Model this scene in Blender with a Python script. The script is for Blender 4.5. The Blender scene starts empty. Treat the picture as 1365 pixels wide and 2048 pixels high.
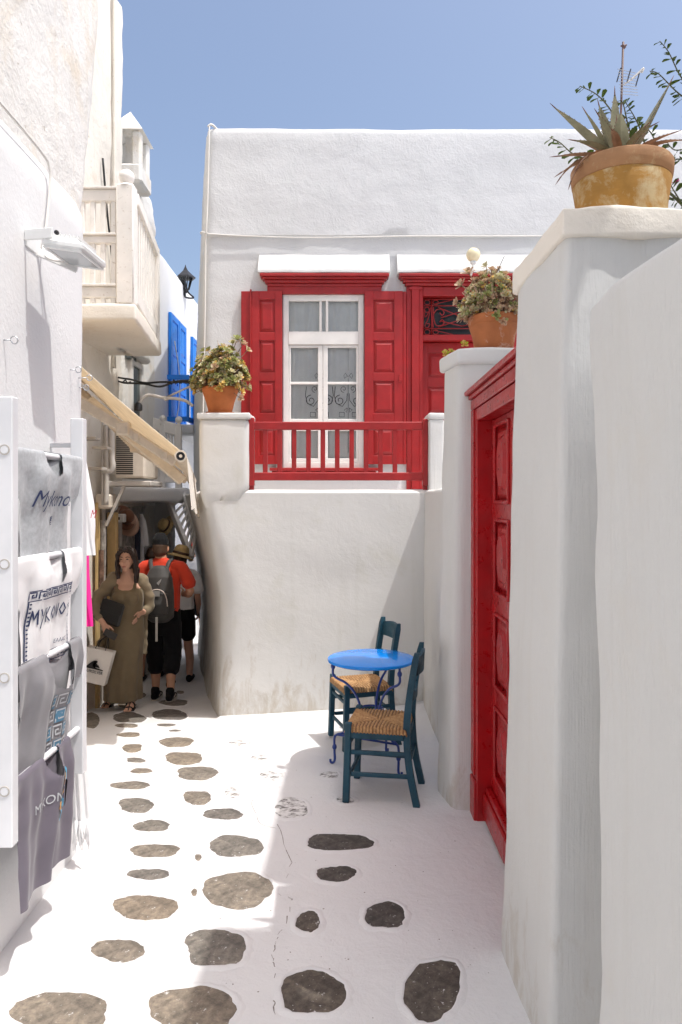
import bpy, bmesh, math, random
from mathutils import Vector, Matrix, noise
from mathutils.bvhtree import BVHTree
random.seed(7)
R = math.radians
scene = bpy.context.scene
col = scene.collection

# ------------------------------------------------------------------ camera
F, CX, CY, CH = 1450.0, 690.0, 1000.0, 1.8          # focal length and principal point measured on the 1365 x 2048 photo
cam_d = bpy.data.cameras.new('camera')
cam = bpy.data.objects.new('camera', cam_d); col.objects.link(cam)
cam.location = (0, 0, CH); cam.rotation_euler = (R(90), 0, 0)
cam_d.sensor_fit = 'VERTICAL'; cam_d.sensor_height = 36; cam_d.lens = F / 2048 * 36
cam_d.shift_x = (682.5 - CX) / 2048; cam_d.shift_y = (CY - 1024) / 2048
cam_d.clip_start = 0.05; cam_d.clip_end = 500
scene.camera = cam

# ------------------------------------------------------------------ light
SUN = Vector((-0.364, 0.19, -1.0)).normalized()       # direction the sunlight travels
world = bpy.data.worlds.new('World'); scene.world = world; world.use_nodes = True
wn = world.node_tree; wn.nodes.clear()
sky = wn.nodes.new('ShaderNodeTexSky'); sky.sky_type = 'NISHITA'; sky.sun_disc = False
sky.sun_elevation = math.asin(-SUN.z); sky.sun_rotation = math.atan2(-SUN.x, -SUN.y)
sky.altitude = 0; sky.air_density = 1.0; sky.dust_density = 5.0; sky.ozone_density = 1.2
bg = wn.nodes.new('ShaderNodeBackground'); bg.inputs[1].default_value = 0.15
wo = wn.nodes.new('ShaderNodeOutputWorld')
wn.links.new(sky.outputs[0], bg.inputs[0]); wn.links.new(bg.outputs[0], wo.inputs[0])
sd = bpy.data.lights.new('sun', 'SUN'); sd.energy = 2.4; sd.angle = R(0.5); sd.color = (1.0, 0.985, 0.955)
so = bpy.data.objects.new('sun', sd); col.objects.link(so)
so.rotation_euler = SUN.to_track_quat('-Z', 'Y').to_euler(); so.location = (3, -2, 12)
vs = scene.view_settings; scene.display_settings.display_device = 'sRGB'
vs.view_transform = 'Standard'; vs.look = 'None'; vs.exposure = 0.6; vs.gamma = 1.0; vs.use_curve_mapping = False
scene.cycles.max_bounces = 16; scene.cycles.diffuse_bounces = 14; scene.cycles.transparent_max_bounces = 12
scene.cycles.use_adaptive_sampling = True; scene.cycles.sample_clamp_indirect = 6
try:
    scene.cycles.use_denoising = True
except Exception: pass

# ------------------------------------------------------------------ helpers
def W(px, py, Y):                                      # where a photo pixel lies at depth Y
    return Vector(((px - CX) * Y / F, Y, CH - (py - CY) * Y / F))
def wx(px, Y): return (px - CX) * Y / F
def wz(py, Y): return CH - (py - CY) * Y / F
def sm(t): t = max(0.0, min(1.0, t)); return t * t * (3 - 2 * t)
def lerp(a, b, t): return a + (b - a) * t
def interp(tab, z):
    if z <= tab[0][0]: return tab[0][1]
    for (a, u), (b, v) in zip(tab, tab[1:]):
        if z <= b: return u + (v - u) * (z - a) / (b - a)
    return tab[-1][1]
def nz(p, f, seed=0.0): return noise.noise(Vector((p[0] * f + seed, p[1] * f + seed * .7, p[2] * f - seed)))

def gz(x, y):                                          # height of the street
    g = -0.06 * max(0.0, 0.74 - x) * sm((y - 4.6) / 1.9)
    if y > 6.3: g -= 0.13 * (min(y, 8.0) - 6.3)
    if y > 8.0: g -= 0.05 * (min(y, 13) - 8.0)
    return g
def on_ground(px, py):                                 # a photo pixel brought down to the street
    Y = 4.0
    for _ in range(30):
        z = gz((px - CX) * Y / F, Y)
        Y = (CH - z) * F / (py - CY)
    return Vector(((px - CX) * Y / F, Y, z))

class MB:
    def __init__(s): s.v = []; s.f = []; s.m = []; s.M = Matrix.Identity(4)
    def add(s, vs, fs, mi=0):
        o = len(s.v); s.v += [s.M @ Vector(p) for p in vs]
        s.f += [tuple(i + o for i in f) for f in fs]; s.m += [mi] * len(fs); return s
    def box(s, x0, x1, y0, y1, z0, z1, b=0.0, mi=0):
        if b <= 0:
            vs = [(x, y, z) for z in (z0, z1) for y in (y0, y1) for x in (x0, x1)]
            fs = [(0,2,3,1),(4,5,7,6),(0,1,5,4),(2,6,7,3),(0,4,6,2),(1,3,7,5)]
            return s.add(vs, fs, mi)
        b = min(b, (x1-x0)*.45, (y1-y0)*.45, (z1-z0)*.45)
        bm = bmesh.new(); bmesh.ops.create_cube(bm, size=1)
        for v in bm.verts:
            v.co = Vector((x0 if v.co.x < 0 else x1, y0 if v.co.y < 0 else y1, z0 if v.co.z < 0 else z1))
        bmesh.ops.bevel(bm, geom=bm.edges[:], offset=b, segments=1, affect='EDGES', profile=.5)
        bm.verts.index_update()
        s.add([v.co.copy() for v in bm.verts], [[v.index for v in f.verts] for f in bm.faces], mi); bm.free(); return s
    def beam(s, a, b, w, h, bev=0.0, up=(0,0,1), mi=0):      # a bar of w x h from a to b
        a = Vector(a); b = Vector(b); d = b - a; L = d.length; d.normalize()
        up = Vector(up)
        if abs(d.dot(up)) > .99: up = Vector((0,1,0))
        sd_ = d.cross(up).normalized(); u = sd_.cross(d)
        old = s.M; s.M = old @ Matrix(((sd_.x, d.x, u.x, a.x), (sd_.y, d.y, u.y, a.y), (sd_.z, d.z, u.z, a.z), (0,0,0,1)))
        s.box(-w/2, w/2, 0, L, -h/2, h/2, bev, mi); s.M = old; return s
    def tube(s, pts, r, n=8, cap=True, mi=0, flat=1.0, side=None):
        pts = [Vector(p) for p in pts]; k = len(pts); rs = r if isinstance(r, (list, tuple)) else [r] * k
        vs = []; prev = Vector(side) if side else None
        for i in range(k):
            d = (pts[min(i+1, k-1)] - pts[max(i-1, 0)])
            d = d.normalized() if d.length > 1e-9 else Vector((0,0,1))
            if prev is None: prev = Vector((1,0,0)) if abs(d.x) < .8 else Vector((0,1,0))
            a = (prev - d * prev.dot(d)); a = a.normalized() if a.length > 1e-6 else d.orthogonal().normalized()
            b = d.cross(a); prev = a
            for j in range(n):
                t = 2 * math.pi * j / n; vs.append(pts[i] + a * (rs[i] * math.cos(t)) + b * (rs[i] * flat * math.sin(t)))
        fs = [(i*n+j, i*n+(j+1) % n, (i+1)*n+(j+1) % n, (i+1)*n+j) for i in range(k-1) for j in range(n)]
        if cap: fs += [tuple(range(n-1, -1, -1)), tuple(range((k-1)*n, k*n))]
        return s.add(vs, fs, mi)
    def lathe(s, prof, c=(0,0,0), n=24, mi=0):
        c = Vector(c); vs = []; k = len(prof)
        for r, z in prof:
            for j in range(n):
                t = 2 * math.pi * j / n; vs.append(c + Vector((r * math.cos(t), r * math.sin(t), z)))
        fs = [(i*n+j, i*n+(j+1) % n, (i+1)*n+(j+1) % n, (i+1)*n+j) for i in range(k-1) for j in range(n)]
        if prof[0][0] > 1e-6: fs.append(tuple(range(n-1, -1, -1)))
        if prof[-1][0] > 1e-6: fs.append(tuple(range((k-1)*n, k*n)))
        return s.add(vs, fs, mi)
    def ball(s, c, rx, ry=None, rz=None, n=12, mi=0):
        ry = ry or rx; rz = rz or rx
        vs = []; k = max(5, n // 2 + 1); c = Vector(c)
        for i in range(k):
            ph = -math.pi/2 + math.pi * i / (k-1)
            for j in range(n):
                t = 2*math.pi*j/n; vs.append(c + Vector((rx*math.cos(ph)*math.cos(t), ry*math.cos(ph)*math.sin(t), rz*math.sin(ph))))
        fs = [(i*n+j, i*n+(j+1) % n, (i+1)*n+(j+1) % n, (i+1)*n+j) for i in range(k-1) for j in range(n)]
        return s.add(vs, fs, mi)
    def grid(s, fn, nu, nv, mi=0, skip=None):
        vs = [fn(i / nu, j / nv) for j in range(nv + 1) for i in range(nu + 1)]
        fs = [(j*(nu+1)+i, j*(nu+1)+i+1, (j+1)*(nu+1)+i+1, (j+1)*(nu+1)+i) for j in range(nv) for i in range(nu)
              if not (skip and skip((i + .5) / nu, (j + .5) / nv))]
        return s.add(vs, fs, mi)
    def chain(s, pts, rad, side=(1,0,0), n=14, mi=0):        # limb: elliptical rings along a path, domed ends
        pts = [Vector(p) for p in pts]; k = len(pts); rad = [(r, r) if not isinstance(r, (tuple, list)) else r for r in rad]
        rings = []
        for i in range(k):
            d = (pts[min(i+1, k-1)] - pts[max(i-1, 0)]).normalized()
            sv = Vector(side); a = sv - d * sv.dot(d)
            if a.length < .05: a = d.orthogonal()
            a.normalize(); b = d.cross(a)
            rings.append((pts[i], a, b, rad[i][0], rad[i][1], d))
        p, a, b, r1, r2, d = rings[0]; pre = [(p - d * min(r1, r2) * .6, a, b, r1*.62, r2*.62, d)]
        p, a, b, r1, r2, d = rings[-1]; post = [(p + d * min(r1, r2) * .6, a, b, r1*.62, r2*.62, d)]
        rings = pre + rings + post; vs = []
        for p, a, b, r1, r2, d in rings:
            for j in range(n):
                t = 2*math.pi*j/n; vs.append(p + a*(r1*math.cos(t)) + b*(r2*math.sin(t)))
        k = len(rings)
        fs = [(i*n+j, i*n+(j+1) % n, (i+1)*n+(j+1) % n, (i+1)*n+j) for i in range(k-1) for j in range(n)]
        fs += [tuple(range(n-1, -1, -1)), tuple(range((k-1)*n, k*n))]
        return s.add(vs, fs, mi)
    def build(s, name, mats, parent=None, smooth=False, kind=None, label=None, flip=None):
        me = bpy.data.meshes.new(name); o0 = Vector((0,0,0))
        if parent is not None: o0 = world_loc(parent)
        me.from_pydata([v - o0 for v in s.v], [], s.f)
        for m in (mats if isinstance(mats, (list, tuple)) else [mats]): me.materials.append(m)
        me.polygons.foreach_set('material_index', s.m)
        bm = bmesh.new(); bm.from_mesh(me); bmesh.ops.recalc_face_normals(bm, faces=bm.faces[:]) ; bm.to_mesh(me); bm.free()
        o = bpy.data.objects.new(name, me); col.objects.link(o)
        if smooth:
            me.polygons.foreach_set('use_smooth', [True] * len(me.polygons))
            if smooth != 'all': me.set_sharp_from_angle(angle=R(38 if smooth is True else smooth))
        if parent is not None: o.parent = parent
        if kind: o['kind'] = kind
        if label: o['label'] = label
        return o

def world_loc(o):
    p = Vector(o.location)
    while o.parent: o = o.parent; p = p + Vector(o.location)
    return p
def thing(name, label, cat, loc=(0,0,0), group=None):
    o = bpy.data.objects.new(name, None); col.objects.link(o); o.location = loc; o.empty_display_size = .1
    o['label'] = label; o['category'] = cat; o['kind'] = 'thing'
    if group: o['group'] = group
    return o
def tag(o, label, cat, group=None):
    o['label'] = label; o['category'] = cat; o['kind'] = 'thing'
    if group: o['group'] = group
    return o
def copy_part(o, parent, loc=None):
    c = o.copy(); col.objects.link(c); c.parent = parent
    if loc is not None: c.location = loc
    return c
def copy_tree(o, parent=None):
    c = o.copy(); col.objects.link(c); c.parent = parent
    for ch in [x for x in bpy.data.objects if x.parent == o]: copy_tree(ch, c)
    return c
def spline(pts, n=8):                                   # Catmull-Rom through points
    P = [Vector(p) for p in pts]; out = []
    for i in range(len(P) - 1):
        p0 = P[max(i-1, 0)]; p1 = P[i]; p2 = P[i+1]; p3 = P[min(i+2, len(P)-1)]
        for k in range(n):
            t = k / n
            out.append(.5 * ((2*p1) + (p2-p0)*t + (2*p0-5*p1+4*p2-p3)*t*t + (3*p1-p0-3*p2+p3)*t**3))
    return out + [P[-1]]
def text_shape(s, size=1.0, shear=0.0, spacing=1.0, bold=0.0):        # lettering as flat faces: verts (x, y) and faces
    c = bpy.data.curves.new('lettering', 'FONT'); c.body = s; c.size = size; c.shear = shear; c.align_x = 'CENTER'; c.align_y = 'CENTER'
    c.space_character = spacing; c.offset = bold; c.resolution_u = 3
    o = bpy.data.objects.new('lettering', c); col.objects.link(o)
    dg = bpy.context.evaluated_depsgraph_get(); me = o.evaluated_get(dg).to_mesh()
    vs = [(v.co.x, v.co.y) for v in me.vertices]; fs = [tuple(p.vertices) for p in me.polygons]
    o.evaluated_get(dg).to_mesh_clear(); bpy.data.objects.remove(o); bpy.data.curves.remove(c)
    return vs, fs
def ribbon(pts, w):                                     # a flat stroke in 2D
    P = [Vector((p[0], p[1])) for p in pts]; vs = []; n = len(P)
    for i in range(n):
        d = P[min(i+1, n-1)] - P[max(i-1, 0)]; d = d.normalized() if d.length > 0 else Vector((1, 0))
        nn = Vector((-d.y, d.x)) * (w / 2); vs += [tuple(P[i] + nn), tuple(P[i] - nn)]
    return vs, [(2*i, 2*i+1, 2*i+3, 2*i+2) for i in range(n-1)]

def remeshed(mb, voxel, smooth_it=4):                    # several closed shapes fused into one skin
    me = bpy.data.meshes.new('skin'); me.from_pydata(mb.v, [], mb.f)
    bm = bmesh.new(); bm.from_mesh(me); bmesh.ops.recalc_face_normals(bm, faces=bm.faces[:]); bm.to_mesh(me); bm.free()
    o = bpy.data.objects.new('skin', me); col.objects.link(o)
    md = o.modifiers.new('r', 'REMESH'); md.mode = 'VOXEL'; md.voxel_size = voxel
    if smooth_it:
        ms = o.modifiers.new('s', 'SMOOTH'); ms.factor = .5; ms.iterations = smooth_it
    dg = bpy.context.evaluated_depsgraph_get(); ev = o.evaluated_get(dg)
    m2 = bpy.data.meshes.new_from_object(ev, depsgraph=dg)
    bpy.data.objects.remove(o); bpy.data.meshes.remove(me)
    return m2
def skin_obj(name, mb, voxel, mat, parent, smooth_it=4, fold=None, label=None):
    me = remeshed(mb, voxel, smooth_it); o0 = world_loc(parent) if parent else Vector((0,0,0))
    if fold:
        cs = [v.co.copy() for v in me.vertices]; ns = [v.normal.copy() for v in me.vertices]
        for v, c_, n_ in zip(me.vertices, cs, ns): v.co = fold(c_, n_)
    for v in me.vertices: v.co -= o0
    me.name = name; me.materials.clear(); me.materials.append(mat)
    me.polygons.foreach_set('use_smooth', [True] * len(me.polygons))
    o = bpy.data.objects.new(name, me); col.objects.link(o); o.parent = parent
    if label: o['label'] = label
    return o

# ------------------------------------------------------------------ materials
def nodes(name):
    m = bpy.data.materials.new(name); m.use_nodes = True; nt = m.node_tree
    return m, nt, nt.nodes['Principled BSDF']
def N(nt, kind, **kw):
    n = nt.nodes.new(kind)
    for k, v in kw.items():
        if k in n.inputs.keys(): n.inputs[k].default_value = v
        else: setattr(n, k, v)
    return n
def coords(nt, scale=(1,1,1)):
    tc = N(nt, 'ShaderNodeTexCoord'); mp = N(nt, 'ShaderNodeMapping'); mp.inputs['Scale'].default_value = scale
    nt.links.new(tc.outputs['Object'], mp.inputs['Vector']); return mp.outputs['Vector']
def noise_tex(nt, vec, scale, detail=4, rough=.55, dist=0.0):
    n = N(nt, 'ShaderNodeTexNoise'); n.inputs['Scale'].default_value = scale; n.inputs['Detail'].default_value = detail
    n.inputs['Roughness'].default_value = rough; n.inputs['Distortion'].default_value = dist
    nt.links.new(vec, n.inputs['Vector']); return n.outputs['Fac']
def ramp(nt, fac, stops):
    r = N(nt, 'ShaderNodeValToRGB'); e = r.color_ramp.elements
    while len(e) < len(stops): e.new(.5)
    for el, (p, c) in zip(e, stops): el.position = p; el.color = (*c, 1) if len(c) == 3 else c
    nt.links.new(fac, r.inputs['Fac']); return r.outputs['Color']
def mix(nt, fac, a, b, mode='MIX'):
    n = N(nt, 'ShaderNodeMix', data_type='RGBA', blend_type=mode)
    for sock, val in ((n.inputs[0], fac), (n.inputs[6], a), (n.inputs[7], b)):
        if hasattr(val, 'links'): nt.links.new(val, sock)
        elif isinstance(val, (int, float)): sock.default_value = val
        else: sock.default_value = (*val, 1)
    return n.outputs[2]
def bump(nt, bs, height, strength, dist=.01, prev=None):
    b = N(nt, 'ShaderNodeBump'); b.inputs['Strength'].default_value = strength; b.inputs['Distance'].default_value = dist
    nt.links.new(height, b.inputs['Height'])
    if prev is not None: nt.links.new(prev, b.inputs['Normal'])
    nt.links.new(b.outputs['Normal'], bs.inputs['Normal']); return b.outputs['Normal']
BW = ((0,0,0),(1,1,1))

def plaster(name, base=(.655,.66,.65), dirt=(.60,.55,.47), dirt_amt=.35, dirt_lo=.56, rough_bump=.35, fine=.25, streak=0.0, fleck=0.0, brush=0.0, scuff=0.0):
    m, nt, bs = nodes(name); L = nt.links
    v = coords(nt); bs.inputs['Roughness'].default_value = .92; bs.inputs['Specular IOR Level'].default_value = .15
    c1 = ramp(nt, noise_tex(nt, v, 1.3, 5, .6, .4), [(.35, tuple(x*.965 for x in base)), (.68, base)])
    d = ramp(nt, noise_tex(nt, v, 2.1, 7, .68, .6), [(dirt_lo, (0,0,0)), (dirt_lo + .22, (dirt_amt,)*3)])
    c = mix(nt, d, c1, dirt)
    if streak:
        vs_ = coords(nt, (7, 7, .35)); s = ramp(nt, noise_tex(nt, vs_, 1.5, 6, .65), [(.55, (0,0,0)), (.75, (streak,)*3)])
        c = mix(nt, s, c, tuple(x*.8 for x in dirt))
    if scuff:                                              # brown scuffs and splashes along the foot of the wall
        sx = N(nt, 'ShaderNodeSeparateXYZ'); L.new(coords(nt), sx.inputs[0]); mr = N(nt, 'ShaderNodeMapRange'); L.new(sx.outputs['Z'], mr.inputs['Value'])
        for k_, v_ in (('From Min', .75), ('From Max', -.05), ('To Min', 0.0), ('To Max', .28)): mr.inputs[k_].default_value = v_
        ad = N(nt, 'ShaderNodeMath', operation='ADD'); L.new(noise_tex(nt, coords(nt, (3.5, 3.5, 1.3)), 2.6, 8, .72, .5), ad.inputs[0]); L.new(mr.outputs[0], ad.inputs[1])
        s2 = ramp(nt, ad.outputs[0], [(.68, (0,0,0)), (.86, (scuff,)*3)]); c = mix(nt, s2, c, (.42,.36,.28))
    if fleck:
        f = ramp(nt, noise_tex(nt, v, 22, 4, .6), [(.66, (0,0,0)), (.72, (fleck,)*3)])
        c = mix(nt, f, c, (.33,.27,.2))
    L.new(c, bs.inputs['Base Color'])
    n1 = bump(nt, bs, noise_tex(nt, v, 4.2, 8, .66, .25), rough_bump, .035)
    n2 = bump(nt, bs, noise_tex(nt, v, 48, 4, .6), fine, .006, n1)
    if brush:
        vb = coords(nt, (60, 60, 2.2)); bump(nt, bs, noise_tex(nt, vb, 1.2, 4, .65), brush, .006, n2)
    return m
def paint(name, color, rough=.38, wear=0.0, wearcol=(.6,.55,.5), var=.16, coat=0.0, grain=.08):
    m, nt, bs = nodes(name); v = coords(nt)
    c = ramp(nt, noise_tex(nt, v, 6, 5, .6), [(.3, tuple(x*(1-var) for x in color)), (.7, tuple(min(1, x*(1+var)) for x in color))])
    if wear:
        w = ramp(nt, noise_tex(nt, v, 30, 7, .7), [(.6, (0,0,0)), (.68, (wear,)*3)]); c = mix(nt, w, c, wearcol)
    fade = ramp(nt, noise_tex(nt, v, 1.7, 4, .6, .4), [(.3, (.84,.84,.84)), (.72, (1.08,1.06,1.05))]); c = mix(nt, 1.0, c, fade, 'MULTIPLY')
    nt.links.new(c, bs.inputs['Base Color']); rr = N(nt, 'ShaderNodeMapRange'); nt.links.new(noise_tex(nt, v, 19, 7, .7), rr.inputs['Value']); rr.inputs['From Min'].default_value = .3; rr.inputs['From Max'].default_value = .7; rr.inputs['To Min'].default_value = rough*.7; rr.inputs['To Max'].default_value = min(1, rough*1.6); nt.links.new(rr.outputs[0], bs.inputs['Roughness'])
    if coat: bs.inputs['Coat Weight'].default_value = coat; bs.inputs['Coat Roughness'].default_value = .12
    vg = coords(nt, (70, 70, 5)); bump(nt, bs, noise_tex(nt, vg, 1, 4, .6), grain, .003)
    return m
def cloth(name, color, var=.1, weave=.15, sheen=.2, rough=.9, scale=9):
    m, nt, bs = nodes(name); v = coords(nt)
    c = ramp(nt, noise_tex(nt, v, scale, 5, .6), [(.3, tuple(x*(1-var) for x in color)), (.7, tuple(min(1, x*(1+var)) for x in color))])
    nt.links.new(c, bs.inputs['Base Color']); bs.inputs['Roughness'].default_value = rough
    bs.inputs['Sheen Weight'].default_value = sheen; bs.inputs['Specular IOR Level'].default_value = .2
    bump(nt, bs, noise_tex(nt, v, 350, 2, .5), weave, .002); return m
def plain(name, color, rough=.5, metal=0.0, spec=.5, var=0.0):
    m, nt, bs = nodes(name); bs.inputs['Roughness'].default_value = rough; bs.inputs['Metallic'].default_value = metal
    bs.inputs['Specular IOR Level'].default_value = spec
    v = coords(nt); c = ramp(nt, noise_tex(nt, v, 14, 4, .6), [(.3, tuple(x*(1-var) for x in color)), (.7, tuple(min(1, x*(1+var)) for x in color))])
    nt.links.new(c, bs.inputs['Base Color']); return m

M = {}
M['plaster'] = plaster('whitewash', dirt_amt=.12, rough_bump=.3, fine=.2)
M['plaster_smooth'] = plaster('smooth whitewash', base=(.635,.635,.622), dirt_amt=.3, dirt_lo=.58, rough_bump=.22, fine=.14, brush=.6, streak=.14, scuff=.5)
M['plaster_left'] = plaster('trowelled whitewash', base=(.755,.76,.765), dirt_amt=.05, rough_bump=.12, fine=.35)
M['plaster_old'] = plaster('weathered whitewash', base=(.77,.76,.73), dirt=(.66,.53,.35), dirt_amt=.6, dirt_lo=.52, rough_bump=.55, fine=.5, fleck=.6, streak=.25)
M['plaster_cream'] = plaster('cream limewash', base=(.77,.73,.66), dirt=(.56,.42,.28), dirt_amt=.5, dirt_lo=.56, rough_bump=.45, fine=.4, fleck=.7, streak=.2)
M['plaster_rough'] = plaster('rough whitewash', base=(.645,.65,.65), dirt=(.54,.62,.56), dirt_amt=.16, rough_bump=.34, fine=.45, streak=.09)
M['plaster_wall'] = plaster('terrace whitewash', base=(.655,.65,.63), dirt=(.48,.47,.37), dirt_amt=.42, dirt_lo=.55, rough_bump=.16, fine=.07, streak=.12, scuff=.6)
M['plaster_street'] = plaster('painted street', base=(.70,.695,.695), dirt=(.54,.49,.45), dirt_amt=.2, rough_bump=.5, fine=.3)
M['plaster_shop'] = plaster('shop wall', base=(.72,.68,.62), dirt=(.42,.33,.25), dirt_amt=.5, rough_bump=.25)
RED = (.34, .009, .010)
M['red'] = paint('red paint', RED, .4, 0, (.55,.25,.22), coat=.08)
M['red_gloss'] = paint('glossy red paint', (.37,.003,.006), .3, 0, (.55,.2,.2), coat=.12)
M['white_paint'] = paint('white paint', (.80,.79,.76), .42, .12, (.55,.48,.38), .04)
M['white_old'] = paint('chipped white paint', (.80,.78,.74), .55, .55, (.42,.34,.26), .06)
M['blue_paint'] = paint('bright blue paint', (.006,.20,.72), .35, .04, (.2,.35,.6))
M['ladder'] = paint('white ladder paint', (.76,.78,.81), .4, 0, var=.03, grain=.03)
M['table_blue'] = paint('blue table enamel', (.004,.27,.9), .1, .0, (.3,.4,.6), .05, coat=0, grain=.01)
M['iron_blue'] = paint('blue wrought iron', (.01,.045,.26), .34, .08, (.3,.36,.5), coat=.2)
M['chair'] = paint('worn teal chair paint', (.005,.058,.095), .5, .22, (.09,.14,.11), .3, grain=.3)
M['black_iron'] = plain('black iron', (.015,.015,.017), .45)
M['metal'] = plain('zinc', (.55,.56,.58), .35, .9)
M['grey_metal'] = plain('grey painted steel', (.50,.47,.43), .5, .1, var=.1)
M['white_plastic'] = plain('white plastic', (.78,.79,.78), .35, var=.03)
M['beige_plastic'] = plain('beige plastic', (.62,.55,.46), .5, var=.08)
M['dark'] = plain('dark gap', (.012,.012,.013), .8)
M['wire_white'] = plain('white cable', (.72,.70,.66), .55)
M['rubber'] = plain('black cable', (.02,.02,.02), .6)
def thin(m, fac):                                        # sunlight glows through thin cloth
    nt = m.node_tree; bs = nt.nodes['Principled BSDF']; tr = N(nt, 'ShaderNodeBsdfTranslucent'); ms = N(nt, 'ShaderNodeMixShader'); ms.inputs[0].default_value = fac
    nt.links.new(bs.inputs['Base Color'].links[0].from_socket, tr.inputs[0]); nt.links.new(bs.outputs[0], ms.inputs[1]); nt.links.new(tr.outputs[0], ms.inputs[2]); nt.links.new(ms.outputs[0], nt.nodes['Material Output'].inputs[0]); return m
M['awning'] = thin(cloth('awning canvas', (.76,.67,.53), .12, .1), .55)
M['awning_light'] = thin(cloth('valance canvas', (.80,.75,.66), .06, .1), .3)
M['awning_arm'] = plain('awning arm enamel', (.66,.57,.45), .45, var=.12)
M['yellow_frame'] = paint('ochre door frame', (.62,.44,.2), .5, .15)
M['straw'] = cloth('straw', (.55,.40,.18), .3, .6)
def glass():
    m = bpy.data.materials.new('window glass'); m.use_nodes = True; nt = m.node_tree; nt.nodes.clear()
    o = N(nt, 'ShaderNodeOutputMaterial'); t = N(nt, 'ShaderNodeBsdfTransparent'); g = N(nt, 'ShaderNodeBsdfGlossy')
    t.inputs[0].default_value = (.93,.94,.94,1); g.inputs['Roughness'].default_value = .03
    fr = N(nt, 'ShaderNodeFresnel'); fr.inputs['IOR'].default_value = 1.35; ms = N(nt, 'ShaderNodeMixShader')
    nt.links.new(fr.outputs[0], ms.inputs[0]); nt.links.new(t.outputs[0], ms.inputs[1]); nt.links.new(g.outputs[0], ms.inputs[2])
    nt.links.new(ms.outputs[0], o.inputs[0]); return m
M['glass'] = glass()
def stone_mat(name, c1, c2, wash=0.0):
    m, nt, bs = nodes(name); v = coords(nt); oi = N(nt, 'ShaderNodeObjectInfo')
    c = ramp(nt, noise_tex(nt, v, 26, 8, .72, .3), [(.28, tuple(x*.35 for x in c1)), (.45, c1), (.6, c2), (.78, tuple(min(1, x*1.6) for x in c2))])
    lo = ramp(nt, noise_tex(nt, v, 5, 5, .6, .5), [(.3, (.62,.60,.58)), (.7, (1.12,1.08,1.02))]); c = mix(nt, 1.0, c, lo, 'MULTIPLY')
    rnd = ramp(nt, oi.outputs['Random'], [(0, (.72,.72,.78)), (.5, (1,1,1)), (1, (1.25,1.12,.98))]); c = mix(nt, 1.0, c, rnd, 'MULTIPLY')
    at = N(nt, 'ShaderNodeAttribute'); at.attribute_name = 'rim'; ml = N(nt, 'ShaderNodeMath', operation='MULTIPLY_ADD'); nt.links.new(at.outputs['Fac'], ml.inputs[0]); ml.inputs[1].default_value = .07; nt.links.new(noise_tex(nt, v, 38, 5, .65), ml.inputs[2])
    rm = ramp(nt, ml.outputs[0], [(.66, (0,0,0)), (.72, (.9,)*3)])
    if wash:
        w = ramp(nt, noise_tex(nt, coords(nt, (1, 1.5, 1)), 17, 7, .72, .5), [(.46, (1,1,1)), (.6, (0,0,0))])
        c = mix(nt, w, c, (.72,.71,.70))
    c = mix(nt, rm, c, (.68,.67,.66)); fl = ramp(nt, noise_tex(nt, v, 70, 3, .5), [(.67, (0,0,0)), (.74, (.4,)*3)]); c = mix(nt, fl, c, (.58,.55,.50))
    nt.links.new(c, bs.inputs['Base Color']); bs.inputs['Roughness'].default_value = .75
    b1 = bump(nt, bs, noise_tex(nt, v, 18, 8, .7), .5, .012); bump(nt, bs, noise_tex(nt, v, 90, 4, .6), .4, .004, b1)
    return m
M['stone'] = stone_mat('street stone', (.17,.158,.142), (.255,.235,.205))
M['stone_shaded'] = stone_mat('shaded street stone', (.075,.066,.06), (.125,.112,.098))  # street stone with the shade of the right-hand side put into its colour
M['stone_wash'] = stone_mat('whitewashed stone', (.10,.095,.09), (.17,.16,.15), 1)
def terracotta(name, c, wash, washcol=(.72,.66,.58), lo=.52, scale=7):
    m, nt, bs = nodes(name); v = coords(nt)
    b = ramp(nt, noise_tex(nt, v, 9, 6, .6), [(.3, tuple(x*.72 for x in c)), (.7, c)])
    w = ramp(nt, noise_tex(nt, v, scale, 8, .7, .4), [(lo, (0,0,0)), (lo + .13, (wash,)*3)])
    cc = mix(nt, w, b, washcol); nt.links.new(cc, bs.inputs['Base Color']); bs.inputs['Roughness'].default_value = .85
    bb = bump(nt, bs, noise_tex(nt, coords(nt, (1,1,9)), 9, 4, .6), .2, .006); bump(nt, bs, noise_tex(nt, v, 60, 5, .6), .25, .003, bb); return m
M['terracotta'] = terracotta('terracotta', (.50,.155,.045), .35, lo=.62)
M['terracotta_salt'] = terracotta('salt stained terracotta', (.50,.17,.06), .85, (.70,.56,.47), .56)
M['terracotta_ochre'] = terracotta('ochre stained terracotta', (.42,.215,.045), .85, (.52,.42,.25), .49, 8)
M['terracotta_rim'] = terracotta('bare pot rim', (.40,.21,.10), .75, (.50,.36,.20), .52, 9)
M['soil'] = plain('soil', (.05,.035,.025), .95, var=.3)
def leafmat(name, c, rough=.45, trans=.25, var=.25):
    m, nt, bs = nodes(name); v = coords(nt)
    cc = ramp(nt, noise_tex(nt, v, 35, 3, .6), [(.3, tuple(x*(1-var) for x in c)), (.7, tuple(min(1, x*(1+var)) for x in c))])
    nt.links.new(cc, bs.inputs['Base Color']); bs.inputs['Roughness'].default_value = rough
    tr = N(nt, 'ShaderNodeBsdfTranslucent'); nt.links.new(cc, tr.inputs[0]); ms = N(nt, 'ShaderNodeMixShader'); ms.inputs[0].default_value = trans
    nt.links.new(bs.outputs[0], ms.inputs[1]); nt.links.new(tr.outputs[0], ms.inputs[2]); nt.links.new(ms.outputs[0], nt.nodes['Material Output'].inputs[0]); return m
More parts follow.
